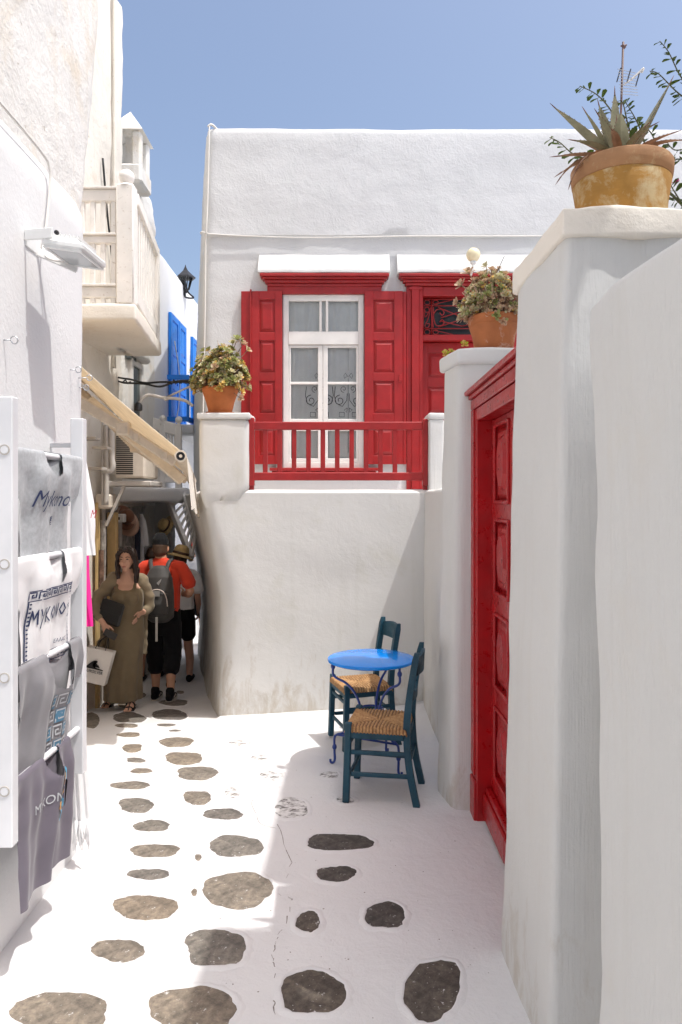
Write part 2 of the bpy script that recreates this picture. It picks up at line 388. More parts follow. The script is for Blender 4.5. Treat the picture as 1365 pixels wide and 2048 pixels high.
M['succ_green'] = leafmat('succulent green', (.33,.35,.13)); M['succ_dark'] = leafmat('succulent dark', (.17,.19,.07))
M['succ_yellow'] = leafmat('succulent yellow', (.72,.52,.16)); M['succ_brown'] = leafmat('dry succulent', (.56,.39,.26)); M['succ_pale'] = leafmat('pale succulent', (.62,.58,.36))
M['succ_bright'] = leafmat('fresh succulent', (.42,.48,.05)); M['stem'] = plain('dry stem', (.26,.17,.11), .8, var=.3)
M['boug'] = leafmat('bougainvillea leaf', (.075,.12,.02), .4, .4); M['boug_stem'] = plain('green stem', (.12,.12,.05), .6); M['boug_pink'] = leafmat('pink bract', (.55,.05,.22))
def agave_mat():
    m, nt, bs = nodes('agave leaf'); v = coords(nt)
    c = ramp(nt, noise_tex(nt, v, 16, 5, .65, .3), [(.3, (.14,.13,.075)), (.55, (.24,.23,.14)), (.75, (.33,.20,.13))])
    nt.links.new(c, bs.inputs['Base Color']); bs.inputs['Roughness'].default_value = .5; bump(nt, bs, noise_tex(nt, v, 40, 4, .6), .3, .003); return m
M['agave'] = agave_mat(); M['agave_edge'] = plain('agave spine', (.16,.075,.05), .6, var=.2); M['agave_dry'] = plain('dry agave leaf', (.34,.20,.12), .8, var=.35)
M['skin'] = plain('skin', (.60,.35,.25), .65, spec=.25, var=.06); M['skin_tan'] = plain('tanned skin', (.56,.30,.19), .55, var=.08)
M['hair'] = plain('dark brown hair', (.022,.011,.008), .45, var=.3); M['hair_brown'] = plain('brown hair', (.09,.05,.03), .5, var=.3)
M['lip'] = plain('lips', (.42,.13,.11), .5); M['eye'] = plain('eye', (.03,.02,.015), .3)
M['olive'] = cloth('olive jersey', (.20,.155,.095), .08); M['olive_cardigan'] = cloth('olive cardigan', (.235,.185,.12), .08)
M['red_shirt'] = cloth('red t-shirt', (.62,.055,.025), .08); M['black_cloth'] = cloth('black cloth', (.007,.007,.008), .2, sheen=.05)
M['pack'] = cloth('charcoal nylon', (.055,.052,.05), .15, .1, .1, .55); M['pack_light'] = plain('reflective piping', (.62,.52,.46), .4)
M['black_leather'] = plain('black leather', (.010,.010,.011), .5); M['paper'] = plain('white paper', (.80,.76,.71), .7, var=.03)
M['print_black'] = plain('black print', (.012,.012,.014), .7); M['denim'] = cloth('blue denim', (.06,.09,.14), .2)
M['white_cloth'] = cloth('white cotton', (.80,.80,.81), .04, .1); M['sole'] = plain('shoe sole', (.6,.55,.48), .7)
M['navy_cloth'] = cloth('navy cotton', (.045,.05,.075), .15); M['pink_cloth'] = cloth('pink cotton', (.85,.02,.30), .06)
M['grey_tee'] = cloth('heather grey jersey', (.40,.42,.44), .14, .2, scale=60); M['ash_tee'] = cloth('ash grey jersey', (.225,.222,.238), .08, .15); M['plum_tee'] = cloth('plum grey jersey', (.14,.125,.155), .07, .15)
M['print_navy'] = plain('navy print', (.03,.045,.12), .7); M['print_blue'] = plain('blue print', (.10,.24,.36), .6); M['print_teal'] = plain('teal sequins', (.02,.35,.60), .3); M['print_orange'] = plain('orange sequins', (.62,.30,.05), .3)
M['print_pale'] = plain('pale print', (.5,.52,.54), .7); M['curtain'] = cloth('net curtain', (.88,.88,.86), .05, .05)
M['globe'] = plain('opal globe', (.80,.70,.46), .2); M['rush'] = None
def rush():
    m, nt, bs = nodes('woven rush'); v = coords(nt)
    c = ramp(nt, noise_tex(nt, v, 55, 5, .7), [(.3, (.22,.11,.045)), (.5, (.40,.22,.09)), (.72, (.56,.35,.16))])
    nt.links.new(c, bs.inputs['Base Color']); at = N(nt, 'ShaderNodeAttribute'); at.attribute_name = 'strand'; st_ = ramp(nt, at.outputs['Fac'], [(.0, (.35,.32,.3)), (.55, (1,1,1))]); c = mix(nt, 1.0, c, st_, 'MULTIPLY'); nt.links.new(c, bs.inputs['Base Color'])
    bs.inputs['Roughness'].default_value = .8; bump(nt, bs, noise_tex(nt, v, 120, 3, .6), .4, .004); return m
M['rush'] = rush()
# ------------------------------------------------------------------ wall builders
def soft_box(mb, x0, x1, y0, y1, z0, z1, res=.12, r=.04, amp=.006, freq=2.2, warp=None, mi=0, seed=0.0, skip=()):
    def axis(a, b):
        L = b - a; rr = min(r, L * .45); n = max(2, int(L / res)); out = [a, a + rr*.3, a + rr*.65]
        out += [a + rr + (L - 2*rr) * i / n for i in range(n + 1)]; return out + [b - rr*.65, b - rr*.3, b]
    A = (axis(x0, x1), axis(y0, y1), axis(z0, z1)); ids = {}; vs = []; fs = []
    lo = Vector((x0 + min(r, (x1-x0)*.45), y0 + min(r, (y1-y0)*.45), z0 + min(r, (z1-z0)*.45)))
    hi = Vector((x1 - min(r, (x1-x0)*.45), y1 - min(r, (y1-y0)*.45), z1 - min(r, (z1-z0)*.45)))
    def vid(i, j, k):
        if (i, j, k) in ids: return ids[(i, j, k)]
        p = Vector((A[0][i], A[1][j], A[2][k])); q = Vector([min(max(p[t], lo[t]), hi[t]) for t in range(3)])
        d = p - q; n = d.normalized() if d.length > 1e-9 else Vector((0,0,1))
        p = q + n * min(d.length, r) if d.length > 1e-9 else p
        p = p + n * (amp * (nz(p, freq, seed) + .45 * nz(p, freq * 3.1, seed + 5)))
        if warp: p = Vector(warp(p))
        ids[(i, j, k)] = len(vs); vs.append(p); return ids[(i, j, k)]
    nx, ny, n3 = len(A[0]) - 1, len(A[1]) - 1, len(A[2]) - 1
    for i in range(nx):
        for j in range(ny):
            if 'bottom' not in skip: fs.append((vid(i,j,0), vid(i,j+1,0), vid(i+1,j+1,0), vid(i+1,j,0)))
            fs.append((vid(i,j,n3), vid(i+1,j,n3), vid(i+1,j+1,n3), vid(i,j+1,n3)))
    for i in range(nx):
        for k in range(n3):
            fs.append((vid(i,0,k), vid(i+1,0,k), vid(i+1,0,k+1), vid(i,0,k+1)))
            fs.append((vid(i,ny,k), vid(i,ny,k+1), vid(i+1,ny,k+1), vid(i+1,ny,k)))
    for j in range(ny):
        for k in range(n3):
            fs.append((vid(0,j,k), vid(0,j,k+1), vid(0,j+1,k+1), vid(0,j+1,k)))
            fs.append((vid(nx,j,k), vid(nx,j+1,k), vid(nx,j+1,k+1), vid(nx,j,k+1)))
    return mb.add(vs, fs, mi)

def loft_wall(mb, path, zs, amp=.006, freq=2.0, holes=(), seed=0.0, top=True, mi=0, amp2=.0):
    n = len(path(zs[0])); base = len(mb.v); P = []
    for z in zs:
        pts = path(z)
        for i, (x, y) in enumerate(pts):
            a = pts[max(i-1, 0)]; b = pts[min(i+1, n-1)]; t = Vector((b[0]-a[0], b[1]-a[1], 0)).normalized(); nn = Vector((t.y, -t.x, 0))
            p = Vector((x, y, z)); p = p + nn * (amp * (nz(p, freq, seed) + .5*nz(p, freq*2.7, seed+3)) + amp2 * nz(p, freq*7, seed+9)); P.append(p)
    fs = []
    for k in range(len(zs) - 1):
        for i in range(n - 1):
            c = (P[k*n+i] + P[k*n+i+1] + P[(k+1)*n+i] + P[(k+1)*n+i+1]) / 4
            if any(h[0] < c.x < h[1] and h[2] < c.z < h[3] and c.y < h[4] for h in holes): continue
            fs.append((k*n+i, k*n+i+1, (k+1)*n+i+1, (k+1)*n+i))
    if top: fs.append(tuple((len(zs)-1)*n + i for i in range(n)))
    mb.add(P, fs, mi)
    return mb
def seg(a, b, res, ends=(True, False)):
    L = (Vector(b) - Vector(a)).length; n = max(1, int(L / res + .5))
    return [(lerp(a[0], b[0], i/n), lerp(a[1], b[1], i/n)) for i in range(n + (1 if ends[1] else 0))]
def corner(c, da, db, r, n=6):                          # rounded corner from c+da*r to c+db*r
    A = Vector((c[0]+da[0]*r, c[1]+da[1]*r)); B = Vector((c[0]+db[0]*r, c[1]+db[1]*r)); C = Vector(c)
    return [tuple(A*(1-t)**2 + C*2*t*(1-t) + B*t*t) for t in [i/n for i in range(n+1)]]
def zrange(a, b, res, extra=()):
    n = max(1, int((b - a) / res)); out = sorted(set([a + (b-a)*i/n for i in range(n+1)] + list(extra))); res_ = [out[0]]
    for z in out[1:]:
        if z - res_[-1] > .004 or z in extra:
            if z in extra and z - res_[-1] <= .004 and len(res_) > 1: res_[-1] = z
            elif z > res_[-1]: res_.append(z)
    return res_

# ------------------------------------------------------------------ street and stones
def gzn(x, y):
    f = 0.0
    if 6.3 > y: f += .035 * math.exp(-max(0, 6.27 - y) / .05) if -1.1 < x < .75 else 0
    f += .03 * math.exp(-max(0, .64 - x) / .06) if x < .9 and (y < 2.9 or 4.19 < y < 6.3) else 0
    f += .03 * math.exp(-max(0, x + 1.33) / .07) if y < 3.65 else 0
    return gz(x, y) + f + .006 * nz((x, y, 0), 1.1, 3) + .0035 * nz((x, y, 0), 3.2, 8)
xs = [-3.6 + .06*i for i in range(int(6.4/.06)+1)]; ys = [-5 + .25*i for i in range(24)] + [1.0 + .06*i for i in range(int(13/.06))]
mb = MB(); nx = len(xs)
mb.add([(x, y, gzn(x, y)) for y in ys for x in xs], [(j*nx+i, j*nx+i+1, (j+1)*nx+i+1, (j+1)*nx+i) for j in range(len(ys)-1) for i in range(nx-1)])
street = mb.build('street', M['plaster_street'], smooth='all'); street['kind'] = 'structure'
mb = MB(); mb.box(-120, 120, -120, 120, -1.9, -1.6)
ground = mb.build('ground', M['plaster_street']); ground['kind'] = 'structure'

STONES = [  # centre x, y, half width, half height in the photo, squareness, whitewashed
 (122,2028,104,44,2.2,0),(387,2022,87,51,2.3,0),(626,1987,68,46,2.4,0),(865,1983,59,66,2.1,0),(237,1903,57,26,2.0,0),(431,1898,63,38,3.2,0),
 (617,1846,27,23,2.0,0),(771,1832,41,29,2.6,0),(291,1817,65,28,2.2,0),(476,1783,74,40,2.0,0),(389,1787,7,8,2,0),(298,1750,44,13,2.2,0),
 (673,1749,43,17,2.3,0),(397,1716,8,7,2.2,0),(310,1703,49,15,2.8,0),(472,1694,56,24,2.3,0),(679,1685,66,19,2.7,0),(304,1653,39,13,2.2,0),
 (447,1629,41,13,2.2,0),(583,1617,37,21,2.2,1),(273,1612,39,16,2.2,0),(395,1597,30,15,2.7,0),(466,1586,18,12,2.3,1),(692,1601,19,8,2.1,1),
 (261,1572,42,10,2,0),(544,1552,26,10,2.2,1),(660,1551,21,8,2.1,1),(395,1547,44,15,2.4,0),(283,1542,25,6,2.2,0),(272,1521,20,6,2.6,0),
 (520,1516,20,7,2.1,1),(368,1517,40,13,2.6,0),(265,1497,22,9,2.4,0),(480,1487,23,7,2.3,1),(353,1485,35,11,2.2,0),(258,1471,24,6,2.2,0),
 (350,1463,14,3,2,0),(333,1451,20,4,2.2,0),(254,1452,24,5,2.3,0),(183,1441,17,17,2.2,0),(340,1430,38,11,2.4,0),(259,1436,33,12,2.1,0),
 (348,1406,30,7,2.2,0),(254,1411,20,6,2.1,0),(280,1391,14,6,2.1,0),(200,1391,12,6,2,0),(189,1410,11,3,2,0),(361,1385,9,4,2.2,0),
 (277,1372,9,5,2,0),(290,1334,13,4,2,0),(375,1298,9,3,2,0),(296,1325,8,3,2,0),(352,1330,10,4,2,0),(330,1345,12,4,2,0)]
for q, (cx, cy, hw, hh, sq, wash) in enumerate(STONES):
    rnd = random.Random(q * 13 + 5); n = 40; ph = [rnd.uniform(0, 6.28) for _ in range(5)]; lean = rnd.uniform(-.25, .25)
    top = []; low = []; c0 = on_ground(cx, cy)
    for j in range(n):
        t = 2 * math.pi * j / n; ct, st = math.cos(t), math.sin(t)
        k = 1 / (abs(ct) ** sq + abs(st) ** sq) ** (1 / sq)
        k *= 1 + .05*math.sin(2*t+ph[0]) + .045*math.sin(3*t+ph[1]) + .028*math.sin(5*t+ph[2]) + .018*math.sin(9*t+ph[3]) + .014*math.sin(15*t+ph[4])
        p = on_ground(cx + hw*k*ct, cy + hh*k*(st + lean*ct*.35)); top.append(p)
    vs_ = []
    for s_, dz in ((1.0, -.012), (.985, .001), (.93, .003), (.55, .0045)):
        for p in top:
            x = lerp(c0.x, p.x, s_); y = lerp(c0.y, p.y, s_); vs_.append((x - c0.x, y - c0.y, gzn(x, y) + dz - c0.z))
    vs_.append((0, 0, gzn(c0.x, c0.y) + .0045 - c0.z))
    fs_ = [(r_*n+j, r_*n+(j+1) % n, (r_+1)*n+(j+1) % n, (r_+1)*n+j) for r_ in range(3) for j in range(n)] + [(3*n+j, 3*n+(j+1) % n, 4*n) for j in range(n)]
    b = MB(); b.add([Vector(v) + c0 for v in vs_], fs_); o = b.build('paving_stone', M['stone_wash' if wash else ('stone_shaded' if cx > 560 else 'stone')], street, smooth='all')  # stones on the shadowed right side take the shade-darkened copy
    ra = o.data.attributes.new('rim', 'FLOAT', 'POINT'); ra.data.foreach_set('value', [1.0]*(2*n) + [.75]*n + [0.0]*(n + 1))
    # origin at the stone so that each has its own pattern offset
    for v in o.data.vertices: v.co -= c0
    o.location = c0
    # built-up paint lapping over the edge of the stone
    rb_ = MB(); R0 = max(.03, sum((p - c0).length for p in top)/n); lip = []
    for ro, dz in ((.030, -.003), (.012, .004), (.001, .0062), (-.007, .005), (-.011, -.004)):
        for j, p in enumerate(top):
            d = (p - c0); L_ = max(d.length, 1e-4); w_ = ro*(1 + .5*nz((p.x*30, p.y*30, q), 1)) + (.0045*nz((p.x*55, p.y*55, q + 3), 1) if ro < .02 else 0); k_ = 1 + w_/L_*min(1, R0/.06)
            x = c0.x + d.x*k_; y = c0.y + d.y*k_; lip.append((x, y, gzn(x, y) + dz*min(1, R0/.05)))
    rb_.add(lip, [(r_*n+j, r_*n+(j+1) % n, (r_+1)*n+(j+1) % n, (r_+1)*n+j) for r_ in range(4) for j in range(n)])
    lo_ = rb_.build('paint_lip', M['plaster_street'], o, smooth='all')

# hairline crack in the pavement paint and flakes
cr = [(556,1650),(585,1725),(560,1790),(585,1800),(572,1850),(552,1880),(545,1915),(553,1935),(548,2000),(552,2046)]
pts = []
for (a, b_) in zip(cr, cr[1:]):
    for k in range(6):
        t = k/6; pts.append((lerp(a[0], b_[0], t) + random.uniform(-3, 3), lerp(a[1], b_[1], t) + random.uniform(-2, 2)))
b = MB()
for (p, q_) in zip(pts, pts[1:]):
    if random.random() < .3: continue
    A = on_ground(*p); B = on_ground(*q_); A.z = gzn(A.x, A.y) + .0012; B.z = gzn(B.x, B.y) + .0012
    d = (B - A).normalized(); s_ = Vector((-d.y, d.x, 0)) * random.uniform(.0008, .0026); b.add([A - s_, A + s_, B + s_*.6, B - s_*.6], [(0,1,2,3)])
cen = (583, 1617)
for k in range(26):
    t = 1.6 + k*.14
    if random.random() < .2: continue
    def rp(t): return on_ground(cen[0] - 25 + 52*math.cos(t) + 4*math.sin(5*t), cen[1] - 2 + 42*math.sin(t))
    A = rp(t); B = rp(t + .15); A.z = gzn(A.x, A.y) + .0012; B.z = gzn(B.x, B.y) + .0012; d = (B - A).normalized(); s_ = Vector((-d.y, d.x, 0)) * .0014
    b.add([A - s_, A + s_, B + s_, B - s_], [(0,1,2,3)])
for k in range(150):
    px, py = random.uniform(430, 990), random.uniform(1480, 2045); c = on_ground(px, py)
    if c.x > .6: continue
    r_ = random.choice([.0012, .0018, .0025, .004]); c.z = gzn(c.x, c.y) + .0014
    b.add([c + Vector((r_*math.cos(a)*random.uniform(.5, 1.4), r_*math.sin(a)*random.uniform(.5, 1.4), 0)) for a in (0, 1.2, 2.5, 3.8, 5)], [(0,1,2,3,4)])
crk = b.build('crack', M['dark_crack'] if 'dark_crack' in M else plain('crack dirt', (.22,.19,.17), .95), street); crk['kind'] = 'stuff'

# ------------------------------------------------------------------ house on the left, wall X = -1.35
lh = thing('left_house', 'whitewashed house wall filling the left edge, weathered above and smooth below', 'house', (-1.35, 3.6, 0))
def left_path(off, ycorner):
    def path(z):
        yc = ycorner(z); xw = -1.35 + off
        return [(lerp(-6, xw - .1, i/8), yc) for i in range(8)] + corner((xw, yc), (-1, 0), (0, -1), .1) + [(xw, lerp(yc - .1, .9, i/30)) for i in range(1, 30)] + [(xw, lerp(.9, -5, i/7)) for i in range(8)]
    return lambda z: list(reversed(path(z)))
yc_lo = lambda z: interp([(0, 3.72), (1.2, 3.76), (2.5, 3.80), (3.35, 3.82)], z)
yc_hi = lambda z: interp([(3.2, 3.84), (3.5, 3.95), (4.6, 4.16), (7.5, 4.3)], z)
mb = MB(); loft_wall(mb, left_path(0, yc_lo), zrange(-.3, 3.26, .1) + [3.30, 3.325, 3.335], .008, 1.6, seed=2)
for k in range(len(mb.v)):                                # the thick lower coat tapers out at its top
    v = mb.v[k]
    if v.z > 3.25 and v.x > -1.6: mb.v[k] = Vector((v.x - (v.z - 3.25) * .45, v.y, v.z))
mb.build('lower_wall', M['plaster_left'], lh, smooth=60)
mb = MB(); loft_wall(mb, left_path(-.04, yc_hi), zrange(3.2, 7.2, .09), .014, 2.2, seed=7, amp2=.004)
mb.build('upper_wall', M['plaster_old'], lh, smooth=60)
mb = MB(); mb.tube(spline([(-1.345, 2.3, 3.34), (-1.342, 2.84, 3.345), (-1.34, 3.2, 3.335), (-1.335, 3.275, 3.30), (-1.335, 3.28, 3.2), (-1.337, 3.24, 3.0), (-1.34, 3.22, 2.93)], 5), .007, 6)
mb.build('cable', M['wire_white'], lh, smooth='all')

# ------------------------------------------------------------------ terrace block with the parapet, front Y = 6.3
tb = thing('terrace_wall', 'whitewashed terrace retaining wall below the red railing, rounded at the alley corner', 'wall', (-.2, 6.3, 0))
cxz = [(-.4,-1.12),(-.1,-1.09),(.4,-1.06),(.93,-1.07),(1.2,-1.12),(1.45,-1.17),(1.7,-1.215),(1.95,-1.245),(2.6,-1.25)]
sdx, sdy = -.236, 1.0; sl = math.hypot(sdx, sdy); sdx /= sl; sdy /= sl
def terrace_path(z):
    c = (interp(cxz, z), 6.3 + .02*math.sin(z*3)); r = interp([(-.4,.08),(.2,.14),(1.0,.2),(1.9,.08)], z)
    far = (c[0] + sdx*4.9 - interp([(0,0),(1.2,.1),(2,.16)], z), c[1] + sdy*4.9)
    p = seg(far, (c[0]+sdx*r, c[1]+sdy*r), .15) + corner(c, (sdx, sdy), (1, 0), r) + seg((c[0]+r, 6.3), (.9, 6.3), .11)[1:] + [(.9, 6.3), (.9, 7.4)]
    return p
NT = None
def terrace_fixed(z):
    global NT
    p = terrace_path(z)
    if NT is None: NT = len(terrace_path(.5))
    c = (interp(cxz, z), 6.3); r = interp([(-.4,.08),(.2,.14),(1.0,.2),(1.9,.08)], z)
    far = (c[0] + sdx*4.9 - interp([(0,0),(1.2,.1),(2,.16)], z), c[1] + sdy*4.9)
    def sn(a, b, n): return [(lerp(a[0], b[0], i/n), lerp(a[1], b[1], i/n)) for i in range(n)]
    return sn(far, (c[0]+sdx*r, c[1]+sdy*r), 30) + corner(c, (sdx, sdy), (1, 0), r, 8) + sn((c[0]+r, 6.3), (.9, 6.3), 18)[1:] + [(.9, 6.3), (.9, 6.6)]
mb = MB(); loft_wall(mb, terrace_fixed, zrange(-.9, 1.86, .09), .012, 1.5, seed=4, top=False)
n_ = len(terrace_fixed(.5)); last = len(mb.v) - n_
# rounded parapet top, 0.28 m thick
top_pts = [mb.v[last + i] for i in range(n_)]
cen_ = Vector((-.4, 8.2, 0)); rows = []
for inn, dz in ((.015, .018), (.05, .03), (.14, .034), (.24, .028), (.28, 0), (.285, -.2)):
    row = []
    for i, p in enumerate(top_pts):
        a = top_pts[max(i-1,0)]; b_ = top_pts[min(i+1,n_-1)]; t = (b_ - a); t.z = 0; t.normalize(); nn = Vector((-t.y, t.x, 0))
        q_ = p + nn*inn; q_.z = p.z + dz + (.006*nz(q_, 3, 2) if dz > 0 else 0); row.append(q_)
    rows.append(row)
allr = [top_pts] + rows; vs_ = [p for row in allr for p in row]
mb.add(vs_, [(k*n_+i, k*n_+i+1, (k+1)*n_+i+1, (k+1)*n_+i) for k in range(len(allr)-1) for i in range(n_-1)])
mb.build('retaining_wall', M['plaster_wall'], tb, smooth='all')
mb = MB(); mb.add([(-1.1,6.45,1.7),(4.5,6.45,1.7),(4.5,11,1.7),(-2.15,11,1.7)], [(0,1,2,3)]); mb.build('terrace_floor', M['plaster_street'], tb)
def pier_warp(p): return p
mb = MB(); soft_box(mb, -1.268, -.832, 6.286, 6.62, 1.3, 2.51, .06, .05, .006, 2, warp=lambda p: (p.x + (.16*sm((1.9 - p.z)/.5) if p.x < -1.05 else -.06*sm((1.88 - p.z)/.05)), p.y + (.06*sm((1.87 - p.z)/.22) if p.y < 6.45 else 0), p.z), seed=1); mb.build('pier', M['plaster_wall'], tb, smooth='all')
mb = MB(); soft_box(mb, -1.284, -.82, 6.270, 6.64, 2.50, 2.558, .06, .016, .008, 4, seed=2); mb.build('pier_cap', M['plaster'], tb, smooth='all')
mb = MB(); soft_box(mb, .728, .86, 6.255, 6.6, 1.80, 2.50, .08, .02, .005, 3, seed=3); mb.build('pier', M['plaster_smooth'], tb, smooth='all')
mb = MB(); soft_box(mb, .72, .868, 6.244, 6.61, 2.495, 2.555, .08, .02, .006, 3, seed=4); mb.build('pier_cap', M['plaster'], tb, smooth='all')

# red railing on the parapet, one thing
rl = thing('terrace_railing', 'red wooden railing on the terrace wall in front of the window', 'railing', (-.05, 6.36, 1.92))
yr = 6.36
def rx_(px): return wx(px, yr)
mb = MB(); mb.box(rx_(507), rx_(847), yr-.022, yr+.022, wz(860, yr), wz(844, yr), .006); mb.build('top_rail', M['red'], rl)
mb = MB(); mb.box(rx_(507), rx_(847), yr-.022, yr+.022, wz(961, yr), wz(945, yr), .006); mb.build('bottom_rail', M['red'], rl)
for i in range(11):
    px = 531 + 28.8*i; mb = MB(); mb.box(rx_(px-4.7), rx_(px+4.7), yr-.014, yr+.014, wz(946, yr), wz(859, yr), .004); mb.build('baluster', M['red'], rl)
for a, b_, tp in ((498, 509.5, 836), (845, 856, 838)):
    mb = MB(); mb.box(rx_(a), rx_(b_), yr-.03, yr+.03, wz(972, yr), wz(tp, yr), .006)
    mb.box(rx_(a)+.004, rx_(b_)-.004, yr-.012, yr+.012, wz(981, yr), wz(971, yr)); mb.build('end_post', M['red'], rl)

# ------------------------------------------------------------------ house with the red shutters, facade Y = 7.6
YF = 7.6
def fx(px): return wx(px, YF)
def fz(py): return wz(py, YF)
fh = thing('shuttered_house', 'flat roofed white house with red shuttered window and red door behind the terrace', 'house', (0, 7.6, 1.7))
WIN = (fx(567), fx(728), fz(944), fz(590), 7.8); DOOR = (fx(845), fx(1007), 1.68, fz(592), 7.8)
fxs = sorted([-1.30 + .11*i for i in range(54)] + [WIN[0], WIN[1], DOOR[0], DOOR[1]])
fxs = [x for i, x in enumerate(fxs) if x in (WIN[0], WIN[1], DOOR[0], DOOR[1]) or all(abs(x - h) > .03 for h in (WIN[0], WIN[1], DOOR[0], DOOR[1]))]
def house_path(yoff):
    def path(z):
        lean = interp([(1.6, 0), (3.2, .0), (5.7, .075)], z); c = (-1.49 + lean*.6, YF + yoff); r = .1
        far = (c[0] + sdx*3.6 + lean, c[1] + sdy*3.6)
        return [(lerp(far[0], c[0]+sdx*r, i/14), lerp(far[1], c[1]+sdy*r, i/14)) for i in range(14)] + corner(c, (sdx, sdy), (1, 0), r, 6) + [(x, YF + yoff) for x in fxs] + [(4.7, YF+yoff), (4.7, YF+3.6)]
    return path
mb = MB(); loft_wall(mb, house_path(0), zrange(1.55, 4.58, .1, (WIN[2], WIN[3], DOOR[2], DOOR[3])), .006, 2.4, (WIN, DOOR), seed=11, top=False, amp2=.003)
for h in (WIN, DOOR):                                     # reveals
    x0, x1, z0, z1 = h[:4]; ya, yb = YF - .004, YF + .2
    mb.add([(x0,ya,z0),(x0,yb,z0),(x0,yb,z1),(x0,ya,z1)], [(0,1,2,3)]); mb.add([(x1,ya,z0),(x1,yb,z0),(x1,yb,z1),(x1,ya,z1)], [(3,2,1,0)])
    mb.add([(x0,ya,z1),(x0,yb,z1),(x1,yb,z1),(x1,ya,z1)], [(0,1,2,3)]); mb.add([(x0,ya,z0),(x0,yb,z0),(x1,yb,z0),(x1,ya,z0)], [(3,2,1,0)])
mb.build('lower_wall', M['plaster_rough'], fh, smooth='all')
mb = MB(); loft_wall(mb, house_path(-.028), [4.545, 4.552] + zrange(4.57, 5.62, .08) + [5.655, 5.675, 5.685], .012, 2.4, seed=13, amp2=.007)
for k in range(len(mb.v)):
    v = mb.v[k]
    if v.z > 5.64: mb.v[k] = Vector((v.x + (.012 if v.x < -1.3 else 0), v.y + (v.z - 5.64)*.5, v.z + .012*nz(v, 2.0, 4)))
    elif v.z < 4.56: mb.v[k] = Vector((v.x, v.y + .03, v.z))
mb.build('upper_wall', M['plaster_rough'], fh, smooth=55)
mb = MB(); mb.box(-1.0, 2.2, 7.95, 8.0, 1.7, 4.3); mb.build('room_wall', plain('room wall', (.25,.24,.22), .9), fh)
# cables on the facade
mb = MB(); mb.tube(spline([(fx(421), 7.555, 5.70), (fx(420.5), 7.545, 5.5), (fx(418), 7.55, 5.0), (fx(415), 7.552, 4.6), (fx(413), 7.575, 4.5), (fx(411), 7.575, 3.6), (fx(407), 7.575, 2.6)], 5), .0075, 6)
mb.build('cable', M['wire_white'], fh, smooth='all')
mb = MB(); mb.tube(spline([(fx(397), 7.75, fz(458)), (fx(405), 7.57, fz(466)), (fx(425), 7.56, fz(471)), (fx(478), 7.56, fz(474)), (fx(560), 7.562, fz(477)), (fx(628), 7.56, fz(478)), (fx(720), 7.56, fz(477)), (fx(820), 7.56, fz(475)), (fx(1000), 7.56, fz(475)), (fx(1200), 7.56, fz(474))], 4), .007, 6)
mb.build('cable', M['wire_white'], fh, smooth='all')
mb = MB(); mb.tube(spline([(fx(418), 7.555, 5.69), (fx(424), 7.56, 5.715), (fx(432), 7.6, 5.70), (fx(440), 7.75, 5.69)], 4), .012, 6); mb.build('cable', M['wire_white'], fh, smooth='all')

def hood(px0, px1, lean=.15, pr=.125):                      # sloped plaster hood above an opening
    mb = MB(); x0, x1 = fx(px0), fx(px1); zt, zb, zl = fz(512), fz(545), fz(553); n = 26
    prof = [(.0, zt + .02), (-.02, zt), (-.055, lerp(zt, zb, .35)), (-.1, lerp(zt, zb, .75)), (-pr, zb), (-pr - .006, zb - .012), (-pr - .004, zl + .006), (-pr + .012, zl), (0, zl)]
    vs_ = []; k = len(prof)
    for i in range(n+1):
        x = lerp(x0, x1, i/n)
        for (dy, z) in prof:
            p = Vector((x, YF + dy, z)); vs_.append(p + Vector((0, .006*nz(p, 6, 1) - .0, .006*nz(p, 5, 3))))
    fs_ = [(i*k+j, i*k+j+1, (i+1)*k+j+1, (i+1)*k+j) for i in range(n) for j in range(k-1)] + [tuple(range(k)), tuple(n*k + j for j in range(k))]
    mb.add(vs_, fs_); mb.build('plaster_hood', M['plaster'], fh, smooth=40)
hood(519, 779); hood(794, 1060)
def cornice(px0, px1, y0, y1, name='cornice'):              # stepped red moulding
    mb = MB(); z1, z0 = fz(y0), fz(y1); h = z1 - z0; n = 5
    for i, (d, a, b_) in enumerate([(.135, .72, 1.0), (.115, .55, .72), (.085, .28, .55), (.06, .0, .28)]):
        s_ = (.135 - d); mb.box(fx(px0)+s_*.9, fx(px1)-s_*.9, YF-d, YF+.02, z0+h*a+.0005, z0+h*b_, .006)
    return mb.build(name, M['red'], fh)
cornice(523, 777, 553.5, 576); cornice(797, 1058, 554, 574)
mb = MB(); mb.box(fx(536), fx(763), YF-.05, YF+.02, fz(590), fz(576), .004); mb.build('frieze', M['red'], fh)
mb = MB(); mb.box(fx(541), fx(757), YF-.07, YF+.02, fz(942), fz(936), .004); mb.box(fx(545), fx(752), YF-.045, YF+.02, fz(946), fz(942.5), .004); mb.build('sill', M['red'], fh)

